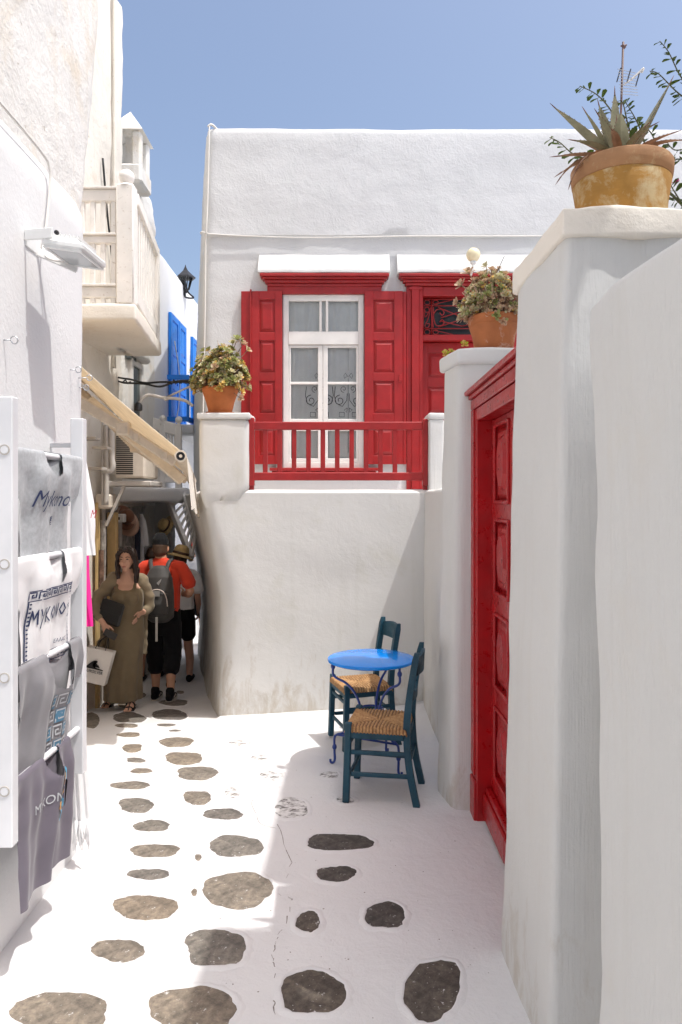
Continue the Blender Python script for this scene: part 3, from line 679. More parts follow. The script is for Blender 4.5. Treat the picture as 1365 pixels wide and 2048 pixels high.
def panel_leaf(name, parent, T, w, z0, z1, th, panels, stile, mat, pname='panel', proud=.008, inset=.014, label=None):
    """a panelled leaf: local x = width, y = -depth (front at y = 0), z = height; T places it"""
    mb = MB(); mb.M = T
    mb.box(0, stile, 0, th, z0, z1, .003); mb.box(w - stile, w, 0, th, z0, z1, .003)
    edges = [z0] + [e for p in panels for e in p] + [z1]
    for a, b_ in zip(edges[0::2], edges[1::2]): mb.box(stile - .001, w - stile + .001, .001, th - .001, a, b_, .003)
    leaf = mb.build(name, mat, parent, label=label)
    for a, b_ in panels:
        mb = MB(); mb.M = T; x0, x1 = stile - .002, w - stile + .002
        mb.box(x0, x1, inset + .004, th - .002, a - .002, b_ + .002)
        k = .03 if (x1 - x0) > .15 else .02; m1 = .012                                   # raised field with bevelled sides
        f = [(x0+m1, a+m1), (x1-m1, a+m1), (x1-m1, b_-m1), (x0+m1, b_-m1)]; g = [(x0+m1+k, a+m1+k), (x1-m1-k, a+m1+k), (x1-m1-k, b_-m1-k), (x0+m1+k, b_-m1-k)]
        mb.add([(x, inset + .004, z) for x, z in f] + [(x, inset*.25, z) for x, z in g], [(0,1,5,4),(1,2,6,5),(2,3,7,6),(3,0,4,7),(4,5,6,7)])
        mb.build(pname, mat, leaf)
    return leaf
SP = [(fz(912), fz(858)), (fz(828), fz(764)), (fz(748), fz(684)), (fz(668), fz(603))]
zs0, zs1 = fz(929), fz(586)
# left shutter: main leaf plus the narrow folded leaf behind its outer edge
sh = panel_leaf('shutter', fh, Matrix.Translation((fx(506), YF - .075, 0)), fx(566) - fx(506), zs0, zs1, .04, SP, .075, M['red'])
mb = MB(); mb.box(fx(484), fx(505), YF-.055, YF-.012, zs0, zs1+.004, .004); mb.tube([(fx(504), YF-.075, zs0), (fx(504), YF-.075, zs1+.015)], .009, 8); mb.build('shutter_edge', M['red'], sh)
sh = panel_leaf('shutter', fh, Matrix.Translation((fx(729), YF - .075, 0)), fx(805) - fx(729), zs0, zs1, .04, SP, .09, M['red'])
mb = MB(); mb.box(fx(805.5), fx(812), YF-.06, YF-.012, zs0, zs1, .004); mb.box(fx(797), fx(803), YF-.088, YF-.07, fz(766), fz(752), .003); mb.build('shutter_edge', M['red'], sh)

# window frame, transom, casements, panes, curtain
wf = MB(); yw = YF - .02
x0, x1, z0, z1 = WIN[:4]
def bar(mb, a, b_, c, d, y0=0.0, y1=.05): mb.box(fx(a), fx(b_), yw + y0, yw + y1, fz(d), fz(c), .004)
bar(wf, 567, 578, 590, 944); bar(wf, 717, 728, 590, 944); bar(wf, 577.6, 717.4, 590, 603, .001); bar(wf, 577.6, 717.4, 664, 690, -.006); bar(wf, 577.6, 717.4, 925, 944, .001)
bar(wf, 639, 644, 603, 664, .003); bar(wf, 652, 657, 603, 664, .003)
wfo = wf.build('window_frame', M['white_paint'], fh)
for a, b_ in ((578.4, 645.8), (646.6, 716.8)):
    cs = MB(); bar(cs, a, a+ (4 if a < 600 else 9.5), 690.5, 924.5, .008, .045); bar(cs, b_ - (9.5 if a < 600 else 4), b_, 690.5, 924.5, .008, .045)
    for c, d in ((690.5, 696), (764, 769), (838, 862), (917, 924.5)): bar(cs, a+1, b_-1, c, d, .009, .044)
    cso = cs.build('casement', M['white_paint'], fh)
    for c, d in ((695.5, 764.5), (768.5, 838.5), (861.5, 917.5)):
        g = MB(); g.box(fx(a+2), fx(b_-2), yw+.026, yw+.029, fz(d), fz(c)); g.build('pane', M['glass'], cso)
for a, b_ in ((577, 640), (643.5, 652.5), (656.5, 718)):
    g = MB(); g.box(fx(a), fx(b_), yw+.026, yw+.029, fz(665), fz(602)); g.build('pane', M['glass'], wfo)
def curtain_fn(u, v):
    x = lerp(x0 + .01, x1 - .01, u); z = lerp(z1, z0, v)
    return Vector((x, YF + .048 + .007*math.sin(u*34 + 1.5*math.sin(v*2)) + .003*math.sin(u*71 + 2), z))
cu = MB(); cu.grid(curtain_fn, 90, 8); cuo = cu.build('curtain', M['curtain'], fh, smooth='all')
orn = MB()
def spiral(cx, cz, r0, turns, dirn, a0, n=22, grow=1.0):
    return [(cx + r0*(1 - .8*k/n)*math.cos(a0 + dirn*turns*2*math.pi*k/n), cz + r0*(1 - .8*k/n)*math.sin(a0 + dirn*turns*2*math.pi*k/n)) for k in range(n+1)]
def orn_put(pts, w):
    v2, f2 = ribbon(pts, w*.85)
    orn.add([(fx(x), YF + .034, fz(-y)) for x, y in v2], f2)
for cx_ in (639, 697):
    s_ = 1.0
    for sg in (-1, 1):
        orn_put([(cx_ + sg*(x), -y) for x, y in [(1, 752), (6, 745), (9, 750), (7, 756), (4, 752)]], 1.0)
        orn_put([(cx_ + sg*x, -y) for x, y in [(26, 772), (28, 790), (24, 806), (12, 812), (3, 800), (2, 786)]], 1.3)
        orn_put(spiral(cx_ + sg*17, -(800), 11, 1.4, -sg, math.pi/2), 1.5)
        orn_put(spiral(cx_ + sg*9, -(777), 7, 1.2, sg, -math.pi/2), 1.1)
        orn_put([(cx_ + sg*x, -y) for x, y in [(2, 815), (8, 819), (3, 824), (2, 815)]], 1.2)
        orn_put([(cx_ + sg*x, -y) for x, y in [(8, 824), (18, 824), (18, 833), (8, 833), (8, 824)]], 1.1)
    orn_put([(cx_, -756), (cx_, -842)], .8); orn_put([(cx_, -690), (cx_, -740)], .35); orn_put([(cx_-22, -838), (cx_+20, -838)], .9); orn_put([(cx_, -862), (cx_, -905)], 1.1)
orn.build('embroidery', M['print_black'], cuo)

# door behind the terrace: frame, transom grille, leaf
df = MB()
for a, b_, d0, d1 in ((813, 823, .03, .0), (823, 838, .05, .0), (838, 846, .03, .16), (1006, 1014, .03, .16), (1014, 1029, .05, .0), (1029, 1039, .03, .0)):
    df.box(fx(a), fx(b_)-.0008, YF-d0, YF+d1+.02, 1.70, fz(574.5), .004)
df.box(fx(846), fx(1006), YF-.028, YF+.17, fz(593), fz(575), .004); df.box(fx(846), fx(1006), YF-.01, YF+.16, fz(681), fz(670), .004)
df.box(fx(818), fx(843), YF-.058, YF-.03, fz(582), fz(576), .003)
dfo = df.build('door_frame', M['red'], fh)
g = MB(); g.box(fx(846), fx(1006), YF+.10, YF+.105, fz(670), fz(593)); g.build('transom_glass', plain('dark glass', (.02,.025,.03), .08), dfo)
gr = MB(); yg = YF + .05
def gr_put(pts, r=.0055): gr.tube([(fx(x), yg, fz(y)) for x, y in pts], r, 6)
for xx in (848, 1004): gr_put([(xx, 594), (xx, 669)])
for yy in (596, 668): gr_put([(848, yy), (1004, yy)])
gr_put([(848, 609), (1004, 609)], .006); gr_put([(848, 655), (1004, 655)], .006); gr_put([(865, 596), (865, 668)], .007); gr_put([(988, 596), (988, 668)], .007)
for sgx, ox in ((1, 848), (-1, 1004)):
    X = lambda d: ox + sgx*d
    gr_put(spline([(X(0), 640, 0) for _ in (0,)] + [(X(17), 655, 0), (X(27), 628, 0), (X(36), 615, 0)], 6) and [(p[0], p[1]) for p in spline([(X(20),653,0),(X(19),632,0),(X(26),618,0),(X(36),616,0),(X(42),622,0),(X(38),628,0),(X(33),623,0)],5)])
    gr_put([(p[0], p[1]) for p in spline([(X(20),612,0),(X(21),634,0),(X(26),648,0),(X(36),649,0),(X(42),643,0),(X(38),637,0),(X(33),642,0)],5)])
    gr_put([(p[0], p[1]) for p in spline([(X(2),614,0),(X(10),612,0),(X(12),620,0),(X(5),622,0),(X(2),616,0),(X(4),632,0),(X(12),620,0)],4)])
    gr_put([(p[0], p[1]) for p in spline([(X(15),612,0),(X(10),634,0),(X(3),650,0),(X(9),653,0),(X(13),646,0),(X(7),645,0)],4)])
    for cyy in (602, 662):
        gr_put([(X(8 + 6*math.cos(t*.6)), cyy + 5*math.sin(t*.6)) for t in range(12)], .0045); gr_put([(X(25 + 5.5*math.cos(t*.6)), cyy + 4.5*math.sin(t*.6)) for t in range(11)], .0045)
    gr_put([(X(36), 633), (X(78), 620)]); gr_put([(X(36), 640), (X(78), 650)]); gr_put([(X(30), 612), (X(78), 632)]); gr_put([(X(30), 652), (X(78), 636)])
    gr_put([(X(20), 606), (X(60), 597)], .0045); gr_put([(X(20), 658), (X(60), 667)], .0045)
gr.build('grille', M['red'], dfo, smooth='all')
dw = fx(1006) - fx(846)
DP = [(fz(960), fz(845)), (fz(826), fz(771)), (fz(752), fz(702))]
for k in range(2):
    panel_leaf('door_leaf', fh, Matrix.Translation((fx(846) + k*dw/2 + .001, YF + .09, 0)), dw/2 - .002, 1.71, fz(682), .045, DP, .062, M['red'])

# ------------------------------------------------------------------ right hand walls
def bat2(p):   # pillar beside the red door leans a little
    return (p.x - (.05*(1 - min(1, max(0, p.z)/2.6)) + .05*(p.y - 4.19)/.31) * (1 if p.x < .9 else 0), p.y, p.z)
p2 = thing('door_pillar', 'white plaster pillar left of the street door carrying the terracotta succulent pot', 'pillar', (.9, 4.5, 0))
mb = MB(); soft_box(mb, .662, 1.72, 4.19, 4.50, -.15, 2.62, .08, .05, .012, 1.8, warp=bat2, seed=21); mb.build('shaft', M['plaster_smooth'], p2, smooth='all')
mb = MB(); soft_box(mb, .642, 1.72, 4.168, 4.53, 2.585, 2.678, .06, .02, .012, 3.5, warp=lambda p: (p.x - .05*(p.y - 4.19)/.31*(1 if p.x < .9 else 0), p.y, p.z), seed=22); mb.build('cap', M['plaster'], p2, smooth='all')
rw = thing('side_wall', 'low white side wall between the terrace and the door pillar behind the chairs', 'wall', (.8, 5.5, 0))
mb = MB(); soft_box(mb, .70, .98, 4.45, 6.32, -.15, 1.885, .1, .035, .01, 1.8, warp=lambda p: (p.x - .02*(1 - min(1, max(0, p.z)/1.9)) * (1 if p.x < .85 else 0), p.y, p.z), seed=23); mb.build('wall_body', M['plaster_smooth'], rw, smooth='all')
p1 = thing('corner_pillar', 'tall white plaster pillar right of the street door with the big agave pot on top', 'pillar', (1.0, 2.5, 0))
def bat1(p):
    k = 1 - min(1, max(0, p.z)/2.65)
    return (p.x - (.05*k if p.x < .9 else 0), p.y + (.035*k if p.y > 2.6 else (-.012*k + .02*math.sin(p.z*2.1)*k)), p.z)
mb = MB(); soft_box(mb, .678, 1.74, 2.235, 2.855, -.15, 2.64, .06, .03, .016, 2.2, warp=bat1, seed=31); mb.build('shaft', M['plaster_smooth'], p1, smooth='all')
mb = MB(); soft_box(mb, .666, 1.74, 2.224, 2.862, 2.612, 2.70, .04, .010, .012, 5, seed=32); mb.build('cap', M['plaster_cap'] if 'plaster_cap' in M else plaster('cap limewash', base=(.80,.75,.67), dirt=(.55,.45,.32), dirt_amt=.4, rough_bump=.3), p1, smooth='all')
nw = thing('near_wall', 'smooth white garden wall at the right edge, closest to the camera', 'wall', (.75, 1, 0))
mb = MB(); soft_box(mb, .60, .86, -5, 1.755, -.15, 2.272, .07, .025, .016, 2.0, warp=lambda p: (p.x + .02*math.sin(p.z*1.7) * (1 if p.x < .7 else 0), p.y + (.05*(1 - min(1, max(0, p.z)/2.2)) if p.y > 1.5 else 0), p.z), seed=33); mb.build('wall_body', M['plaster_smooth'], nw, smooth='all')
# two houses added out of frame on the right, sized to shadow the street
ha = thing('shadow_house', 'unseen white house behind the near garden wall, added to shade the street', 'house', (2.5, 0, 0))
mb = MB(); soft_box(mb, 1.75, 5.5, -6, 1.42, -.2, 5.72, .5, .04, .01, 1.5, seed=41); mb.build('wall_body', M['plaster'], ha, smooth='all')
mb = MB(); soft_box(mb, 1.69, 5.6, -6.1, 1.44, 5.70, 6.2, .5, .02, .006, 1.5, seed=42); mb.build('shadow_slab', M['plaster'], ha, smooth='all')  # slab height set to place the near edge of the street shadow
mb = MB(); soft_box(mb, 1.69, 1.93, 1.40, 1.87, 5.72, 6.2, .1, .02, .006, 1.5, seed=45); mb.build('shadow_block', M['plaster'], ha, smooth='all')  # added block: steps the street shadow, leaves the pillar front sunlit
hb = thing('shadow_annex', 'unseen white annex behind the agave pillar, added to shade the street', 'house', (2.5, 3, 0))
mb = MB(); soft_box(mb, 1.765, 4.6, 2.30, 3.72, -.2, 5.97, .3, .04, .01, 1.5, seed=43); mb.build('wall_body', M['plaster'], hb, smooth='all')  # unseen block, its height and ends set the farther street shadow

# street door: wall over it, frame, header, leaf with raised panels
sdoor = thing('red_entrance', 'tall glossy red panelled street door in its red frame between two white pillars', 'door', (.8, 3.5, 0))
mb = MB(); soft_box(mb, .76, 1.2, 2.84, 4.22, 2.30, 2.43, .12, .012, .003, 3, seed=44); mb.build('lintel', M['plaster'], sdoor, smooth='all')
XD = .822
fr = MB()
for ya, yb in ((4.06, 4.20), (2.84, 2.97)):
    fr.box(.738, .86, ya, yb, -.02, 2.315, .006); fr.box(.728, .742, ya + (.045 if ya > 4 else .0), yb - (.0 if ya > 4 else .045), .24, 2.315, .004)
    fr.box(.724, .75, ya + .005, yb - .002, -.02, .22, .006)
fr.box(.738, .86, 2.972, 4.058, 2.245, 2.314, .006); fr.build('frame', M['red_gloss'], sdoor)
hd = MB(); hd.box(.728, .80, 2.84, 4.203, 2.317, 2.375, .006); hd.box(.712, .80, 2.84, 4.222, 2.3755, 2.398, .006); hd.box(.69, .80, 2.84, 4.24, 2.3985, 2.425, .006); hd.build('cornice', M['red_gloss'], sdoor)
Td = Matrix(((0,1,0,XD),(-1,0,0,4.058),(0,0,1,0),(0,0,0,1)))      # local x runs toward the camera, local y into the house
SPD = [(.29,.67),(.79,1.18),(1.30,1.69),(1.79,2.20)]
for k in range(2):
    T2 = Td @ Matrix.Translation((k*.544, 0, 0))
    lf = panel_leaf('door_leaf', sdoor, T2, .541, .03, 2.243, .05, SPD, .105, M['red_gloss'], inset=.018)
    for a, b_ in SPD:
        o8 = MB(); o8.M = T2; w0, w1 = .175, .366; c = .05; q_ = .06
        out = [(w0+c, a+q_),(w1-c, a+q_),(w1, a+q_+c*1.6),(w1, b_-q_-c*1.6),(w1-c, b_-q_),(w0+c, b_-q_),(w0, b_-q_-c*1.6),(w0, a+q_+c*1.6)]
        mx, mz = (w0+w1)/2, (a+b_)/2; inn_ = [(lerp(x, mx, .22), lerp(z, mz, .16)) for x, z in out]
        o8.add([(x, .006, z) for x, z in out] + [(x, -.014, z) for x, z in inn_], [(i, (i+1) % 8, 8+(i+1) % 8, 8+i) for i in range(8)] + [tuple(range(8, 16))])
        o8.build('boss', M['red_gloss'], lf)
        o9 = MB(); o9.M = T2                                            # moulding round the panel
        for (xa, xb, za, zb) in ((.095,.115,a-.01,b_+.01),(.426,.446,a-.01,b_+.01)): o9.box(xa, xb, -.012, .004, za, zb, .005)
        for (za, zb) in ((a-.012,a+.008),(b_-.008,b_+.012)): o9.box(.114, .427, -.012, .004, za, zb, .005)
        o9.build('moulding', M['red_gloss'], lf)
    o9 = MB(); o9.M = T2; o9.box(.0, .541, -.05, .0, .025, .16, .008); o9.box(.0, .541, -.035, .0, .161, .19, .006); o9.build('kick_board', M['red_gloss'], lf)
mb = MB(); mb.box(.872, 1.2, 2.84, 4.2, -.1, 2.3); mb.build('hall_wall', M['plaster'], sdoor)
# ------------------------------------------------------------------ alley, left side: wall line X = -2.65
AX = -2.65
ch = thing('cream_house', 'tall cream limewashed house with the white wooden balcony over the alley', 'house', (AX, 7.5, 0))
mb = MB(); soft_box(mb, -6.5, AX, 4.6, 8.25, -.6, 8.1, .16, .06, .02, 1.7, warp=lambda p: (p.x + (.03 if p.z < 3.2 else 0), p.y, p.z), seed=51); mb.build('wall_body', M['plaster_cream'], ch, smooth='all')
mb = MB(); soft_box(mb, -3.3, AX + .03, 8.25, 8.62, -.6, 7.66, .14, .1, .035, 2.6, seed=52); mb.build('corner_pilaster', M['plaster_cream'], ch, smooth='all')
mb = MB(); mb.tube(spline([(AX + .03, 8.24, 7.8), (AX + .035, 8.235, 5.5), (AX + .03, 8.24, 3.3)], 6), .022, 6); mb.build('downpipe', M['plaster_cream'], ch, smooth='all')

mb = MB(); mb.tube(spline([(AX + .03, 7.85, 5.5), (AX + .04, 7.95, 5.0), (AX + .04, 8.1, 4.6), (AX + .04, 8.15, 4.4)], 4), .012, 5); mb.build('cable', M['rubber'], ch, smooth='all')
# balcony slab
BX0, BX1, BY0, BY1, BZ = AX - .1, -1.87, 6.5, 8.1, 3.41
def bwarp(p): return (p.x - (.18*(p.y - BY0)/(BY1 - BY0) if p.x > -2.3 else 0), p.y, p.z + (.0 if p.z > BZ + .08 else .0))
mb = MB(); soft_box(mb, BX0, BX1, BY0, BY1, BZ, BZ + .155, .12, .03, .012, 2.5, warp=bwarp, seed=53); mb.build('balcony_slab', M['plaster_cream'], ch, smooth='all')
zt = BZ + .16
def fxb(t): return BX1 - .05 - .18*t                      # outer edge at depth fraction t
def rail_z(h): return zt + h
mb = MB(); mb.box(BX1 - .19, BX1 - .03, BY0 + .02, BY0 + .15, zt, zt + 1.08, .012); mb.ball((BX1 - .11, BY0 + .085, zt + 1.16), .07, n=14); mb.lathe([(.075, 1.07), (.06, 1.09), (.03, 1.10)], (BX1 - .11, BY0 + .085, zt), 12); mb.build('balcony_post', M['white_old'], ch, smooth=True)
for h, hh in ((.06, .10), (.55, .07), (.93, .11)):         # rails facing the camera
    mb = MB(); mb.box(AX, BX1 - .19, BY0 + .05, BY0 + .11, zt + h, zt + h + hh, .008); mb.box(AX, BX1 - .19, BY0 + .03, BY0 + .13, zt + h + hh + .0005, zt + h + hh + .02, .004); mb.build('balcony_rail', M['white_old'], ch)
for i in range(6):
    x = AX + .08 + i*.095; mb = MB(); mb.box(x - .022, x + .022, BY0 + .06, BY0 + .1, zt + .0, zt + .94, .006); mb.build('baluster', M['white_old'], ch)
A0 = Vector((BX1 - .06, BY0 + .15, 0)); A1 = Vector((BX1 - .24, BY1 - .05, 0))
for h, w_, hh in ((.10, .06, .14), (.99, .08, .11)):
    mb = MB(); mb.beam(A0 + Vector((0, 0, zt + h)), A1 + Vector((0, 0, zt + h)), w_, hh, .008); mb.build('balcony_rail', M['white_old'], ch)
for i in range(9):
    c = A0.lerp(A1, (i + .6)/9.5); mb = MB(); mb.box(c.x - .014, c.x + .014, c.y - .02, c.y + .02, zt + .16, zt + .94, .005); mb.build('baluster', M['white_old'], ch)
mb = MB(); mb.box(A1.x - .03, A1.x + .04, A1.y, A1.y + .07, zt, zt + 1.04, .008); mb.build('balcony_post', M['white_old'], ch)


# white chimney house beyond it
wh = thing('chimney_house', 'lower white house with a pointed roof vent beyond the cream house', 'house', (AX, 9.4, 0))
mb = MB(); soft_box(mb, -6.5, AX + .02, 8.6, 10.08, -.8, 5.45, .16, .12, .03, 2.0, seed=55); mb.build('wall_body', M['plaster_old'], wh, smooth='all')
mb = MB(); soft_box(mb, -3.2, AX + .05, 9.0, 10.0, 5.2, 6.0, .12, .25, .04, 2.0, warp=lambda p: (p.x, p.y + (.25 - .35*(p.z - 5.2)) * (1 if p.y > 9.5 else 0), p.z), seed=56); mb.build('roof_hump', M['plaster_old'], wh, smooth='all')
vc = (-2.66, 9.0); mb = MB(); zb = 5.9                      # vent: four pillars with a pointed cap
for sx in (-1, 1):
    for sy in (-1, 1): mb.box(vc[0] + sx*.13 - .055, vc[0] + sx*.13 + .055, vc[1] + sy*.16 - .06, vc[1] + sy*.16 + .06, zb - .05, zb + .38, .02)
mb.box(vc[0] - .2, vc[0] + .2, vc[1] - .24, vc[1] + .24, zb - .25, zb - .02, .03)
mb.add([(vc[0]-.22, vc[1]-.26, zb+.38), (vc[0]+.22, vc[1]-.26, zb+.38), (vc[0]+.22, vc[1]+.26, zb+.38), (vc[0]-.22, vc[1]+.26, zb+.38), (vc[0], vc[1], zb+.72)], [(0,1,2,3),(0,1,4),(1,2,4),(2,3,4),(3,0,4)])
mb.box(vc[0]-.05, vc[0]+.05, vc[1]-.05, vc[1]+.05, zb - .02, zb + .4)
mb.build('roof_vent', M['plaster_old'], wh)
wn_ = MB(); yA, yB = 8.78, 9.28; z0, z1 = wz(868, 8.8), wz(716, 8.8)
wn_.box(AX - .01, AX + .075, yA, yA + .07, z0, z1, .006); wn_.box(AX - .01, AX + .075, yB - .07, yB, z0, z1, .006); wn_.box(AX - .01, AX + .07, yA + .07, yB - .07, z1 - .07, z1, .006); wn_.box(AX - .01, AX + .07, yA + .07, yB - .07, z0, z0 + .06, .006)
mb = MB(); mb.box(AX - .02, AX + .07, 8.68, 8.98, 3.5, 5.25, .006); mb.build('upper_door', plain('dark shutter', (.10,.12,.12), .5, var=.3), wh)
wo_ = wn_.build('window', M['white_paint'], wh); g = MB(); g.box(AX + .04, AX + .045, yA + .06, yB - .06, z0 + .05, z1 - .06); g.build('pane', plain('dark pane', (.06,.09,.09), .1), wo_)
mb = MB(); soft_box(mb, AX, AX + .16, 8.72, 9.4, z1 + .02, z1 + .2, .1, .06, .02, 3, seed=57); mb.build('window_hood', M['plaster_old'], wh, smooth='all')

# house with the blue shutters
bh = thing('blue_shutter_house', 'far white house with bright blue shutters and a black wall lantern', 'house', (AX, 11.5, 0))
mb = MB(); soft_box(mb, -6.5, AX, 10.08, 14.5, -.9, 5.36, .2, .05, .012, 1.6, seed=58); mb.build('wall_body', M['plaster_left'], bh, smooth='all')
Tb = Matrix(((0,-1,0,AX + .05),(1,0,0,0),(0,0,1,0),(0,0,0,1)))
def blue_leaf(y0, y1, z0, z1, n=3):
    h = (z1 - z0); pn = [(z0 + .07 + i*(h - .07)/n, z0 + (i+1)*(h - .07)/n - .02) for i in range(n)]
    panel_leaf('shutter', bh, Tb @ Matrix.Translation((y0, 0, 0)), y1 - y0, z0, z1, .045, pn, .09, M['blue_paint'])
blue_leaf(10.87, 11.4, 2.98, 4.62); blue_leaf(11.42, 11.92, 2.98, 4.62); blue_leaf(12.42, 12.9, 2.98, 4.60)
rb = thing('blue_balcony_rail', 'bright blue wooden balcony rail under the blue shutters', 'railing', (AX + .3, 11.6, 3.0))
for z in (3.0, 3.62):
    mb = MB(); mb.beam((AX + .32, 10.75, z), (AX + .32, 12.95, z), .05, .07, .005); mb.build('rail', M['blue_paint'], rb)
mb = MB(); mb.beam((AX + .02, 10.75, 3.62), (AX + .345, 10.75, 3.62), .05, .07, .005); mb.beam((AX + .02, 10.75, 3.0), (AX + .345, 10.75, 3.0), .05, .07, .005); mb.build('side_rail', M['blue_paint'], rb)
for i in range(6):
    y = 10.78 + i*.42; mb = MB(); mb.box(AX + .30, AX + .34, y - .02, y + .02, 3.036, 3.584, .004); mb.build('baluster', M['blue_paint'], rb)
mb = MB(); soft_box(mb, AX - .05, AX + .42, 10.7, 13.2, 2.78, 2.92, .2, .03, .008, 2, seed=59); mb.build('balcony_slab', M['plaster'], rb, smooth='all')
# lantern
ln = thing('wall_lantern', 'black iron wall lantern on the far white house', 'lantern', (AX, 11.9, 4.9))
Lc = W(370, 573, 11.9); wl = Vector((AX + .0, 11.95, Lc.z))
mb = MB(); mb.box(AX, AX + .025, 11.91, 11.99, Lc.z - .14, Lc.z + .2, .005); mb.tube(spline([(AX + .02, 11.95, Lc.z + .08), (AX + .07, 11.95, Lc.z - .08), (AX + .16, 11.95, Lc.z - .17), (Lc.x, 11.95, Lc.z - .16), (Lc.x, 11.95, Lc.z - .06)], 5), .014, 6); mb.build('bracket', M['black_iron'], ln, smooth=True)
mb = MB(); mb.lathe([(.0, -.10), (.03, -.09), (.055, -.045), (.06, -.04)], (Lc.x, 11.95, Lc.z), 6); mb.lathe([(.17, .17), (.165, .185), (.09, .25), (.04, .30), (.012, .36), (.0, .40)], (Lc.x, 11.95, Lc.z - .02), 6)
for j in range(6):
    t = j*math.pi/3; a = Vector((Lc.x + .06*math.cos(t), 11.95 + .06*math.sin(t), Lc.z - .04)); b_ = Vector((Lc.x + .115*math.cos(t), 11.95 + .115*math.sin(t), Lc.z + .155)); mb.tube([a, b_], .009, 5)
mb.build('cage', M['black_iron'], ln)
mb = MB(); mb.lathe([(.055, -.035), (.108, .15)], (Lc.x, 11.95, Lc.z), 6); mb.build('glass', M['glass'], ln)
wire = MB(); wire.tube(spline([(AX + .08, 10.95, 4.2), (AX + .12, 11.1, 3.7), (AX + .11, 11.12, 3.3), (AX + .08, 11.0, 2.95)], 5), .008, 5); wire.build('cable', M['wire_white'], bh, smooth='all')
# end wall closing the view and the shaded soffit below the landing
ew = thing('end_wall', 'shaded white wall closing the alley behind the walkers', 'wall', (-2.5, 13.2, -.8))
mb = MB(); soft_box(mb, -3.2, -1.2, 13.0, 13.4, -1, 2.9, .2, .05, .012, 1.6, seed=61); mb.build('wall_body', M['plaster_left'], ew, smooth='all')

# ------------------------------------------------------------------ landing, white balustrade and stair at the back
la = thing('stair_landing', 'white masonry landing over the alley with wooden balustrade and stair', 'landing', (-2.5, 9.6, 1.8))
mb = MB(); soft_box(mb, AX - .1, -2.14, 9.45, 10.4, wz(1004, 9.45), wz(977, 9.45), .08, .05, .03, 3.5, warp=lambda p: (p.x, p.y - (1.25*(-2.14 - p.x)/.51 if p.y < 9.9 else 0), p.z), seed=62); mb.build('slab', M['plaster_left'], la, smooth='all')
mb = MB(); soft_box(mb, -2.75, -2.42, 10.1, 10.4, -.8, 1.8, .1, .04, .02, 3, seed=63); mb.build('support', M['plaster'], la, smooth='all')
yb = 10.0
mb = MB(); mb.beam(W(303, 846, yb), W(362, 862, yb), .07, .16, .01); mb.build('top_board', M['white_paint'], la)
mb = MB(); mb.beam(W(299, 958, yb), W(364, 958, yb), .06, .10, .01); mb.build('bottom_rail', M['white_paint'], la)
for px, tp in ((293, 838), (326, 850), (358, 852)):
    c = W(px, tp, yb); mb = MB(); mb.box(c.x - .04, c.x + .04, yb - .04, yb + .04, 1.9, c.z, .006); mb.lathe([(.05, 0), (.05, .02), (.02, .03), (.03, .045)], c, 12); mb.ball((c.x, yb, c.z + .085), .05, n=12); mb.build('post', M['white_paint'], la, smooth=True)
for i in range(9):
    px = 302 + i*7; mb = MB(); a = W(px, 957, yb); b_ = W(px, 850 + i*1.8, yb); mb.box(a.x - .016, a.x + .016, yb - .014, yb + .014, a.z, b_.z, .004); mb.build('baluster', M['white_paint'], la)
# stair rail falling toward the street
S0, S1 = W(336, 1000, 9.6), W(384, 1118, 8.9)
S2, S3 = W(366, 985, 9.7), W(392, 1062, 9.0)
mb = MB(); mb.beam(S0, S1, .05, .10, .006); mb.build('stair_string', M['white_paint'], la)
mb = MB(); mb.beam(S2, S3, .05, .08, .006); mb.build('stair_handrail', M['white_paint'], la)
for i in range(9):
    t = i/8; a = S0.lerp(S1, t); b_ = S2.lerp(S3, t); mb = MB(); mb.tube([a, b_], .018, 6); mb.build('stair_baluster', M['white_paint'], la)
mb = MB(); c = W(287, 1009, 9.5); mb.box(c.x - .09, c.x + .09, 9.5, 9.75, c.z - .015, c.z + .02, .006); mb.build('soffit_light', M['white_plastic'], la)

# ------------------------------------------------------------------ awning
aw = thing('shop_awning', 'beige canvas awning with folding arms sloping out over the alley', 'awning', (AX, 5.2, 3.5))
nA, nB = Vector((AX, 5.2, 3.5)), W(364, 905, 5.2)         # near edge: wall to roller
fA, fB = Vector((AX, 7.0, 3.05)), W(384, 956, 7.0)
def canvas(u, v):
    a = nA.lerp(fA, v); b_ = nB.lerp(fB, v); p = a.lerp(b_, u); p.z -= .05*math.sin(math.pi*u) * (1 - .3*v) + .012*math.sin(v*9) * u; return p
mb = MB(); mb.grid(canvas, 24, 10); mb.grid(lambda u, v: canvas(u, v) + Vector((0, 0, .006)), 24, 10); mb.build('canvas', M['awning'], aw, smooth='all')
mb = MB(); mb.tube([nB + Vector((0, -.03, -.03)), fB + Vector((0, .02, -.03))], .04, 14); mb.build('roller', M['awning_arm'], aw, smooth=True)
mb = MB(); d = (fB - nB).normalized(); mb.lathe([(.043, 0), (.043, .02), (.03, .021), (.03, .006), (.012, .005), (.012, .02), (0, .02)], (0, 0, 0), 16)
Q = d.to_track_quat('-Z', 'Y').to_matrix().to_4x4(); Q.translation = nB + Vector((0, -.032, -.03)); b2 = MB(); b2.M = Q; b2.add(mb.v, mb.f); b2.build('roller_end', M['awning_arm'], aw, smooth=True); b3 = MB(); b3.M = Q; b3.lathe([(.031, .012), (.031, .0225), (.022, .0225), (.022, .012)], n=16); b3.lathe([(0, .019), (.02, .019)], n=16); b3.build('roller_hub', M['black_iron'], aw, smooth=True)
def val(u, v):
    p = nB.lerp(fB, u); sw = .012*math.sin(u*26) * v + .02*v
    return Vector((p.x + .035 + sw + .012*v, p.y, p.z - .02 - v*(.36 + .012*math.sin(u*40)) + .03*(1-v)*0))
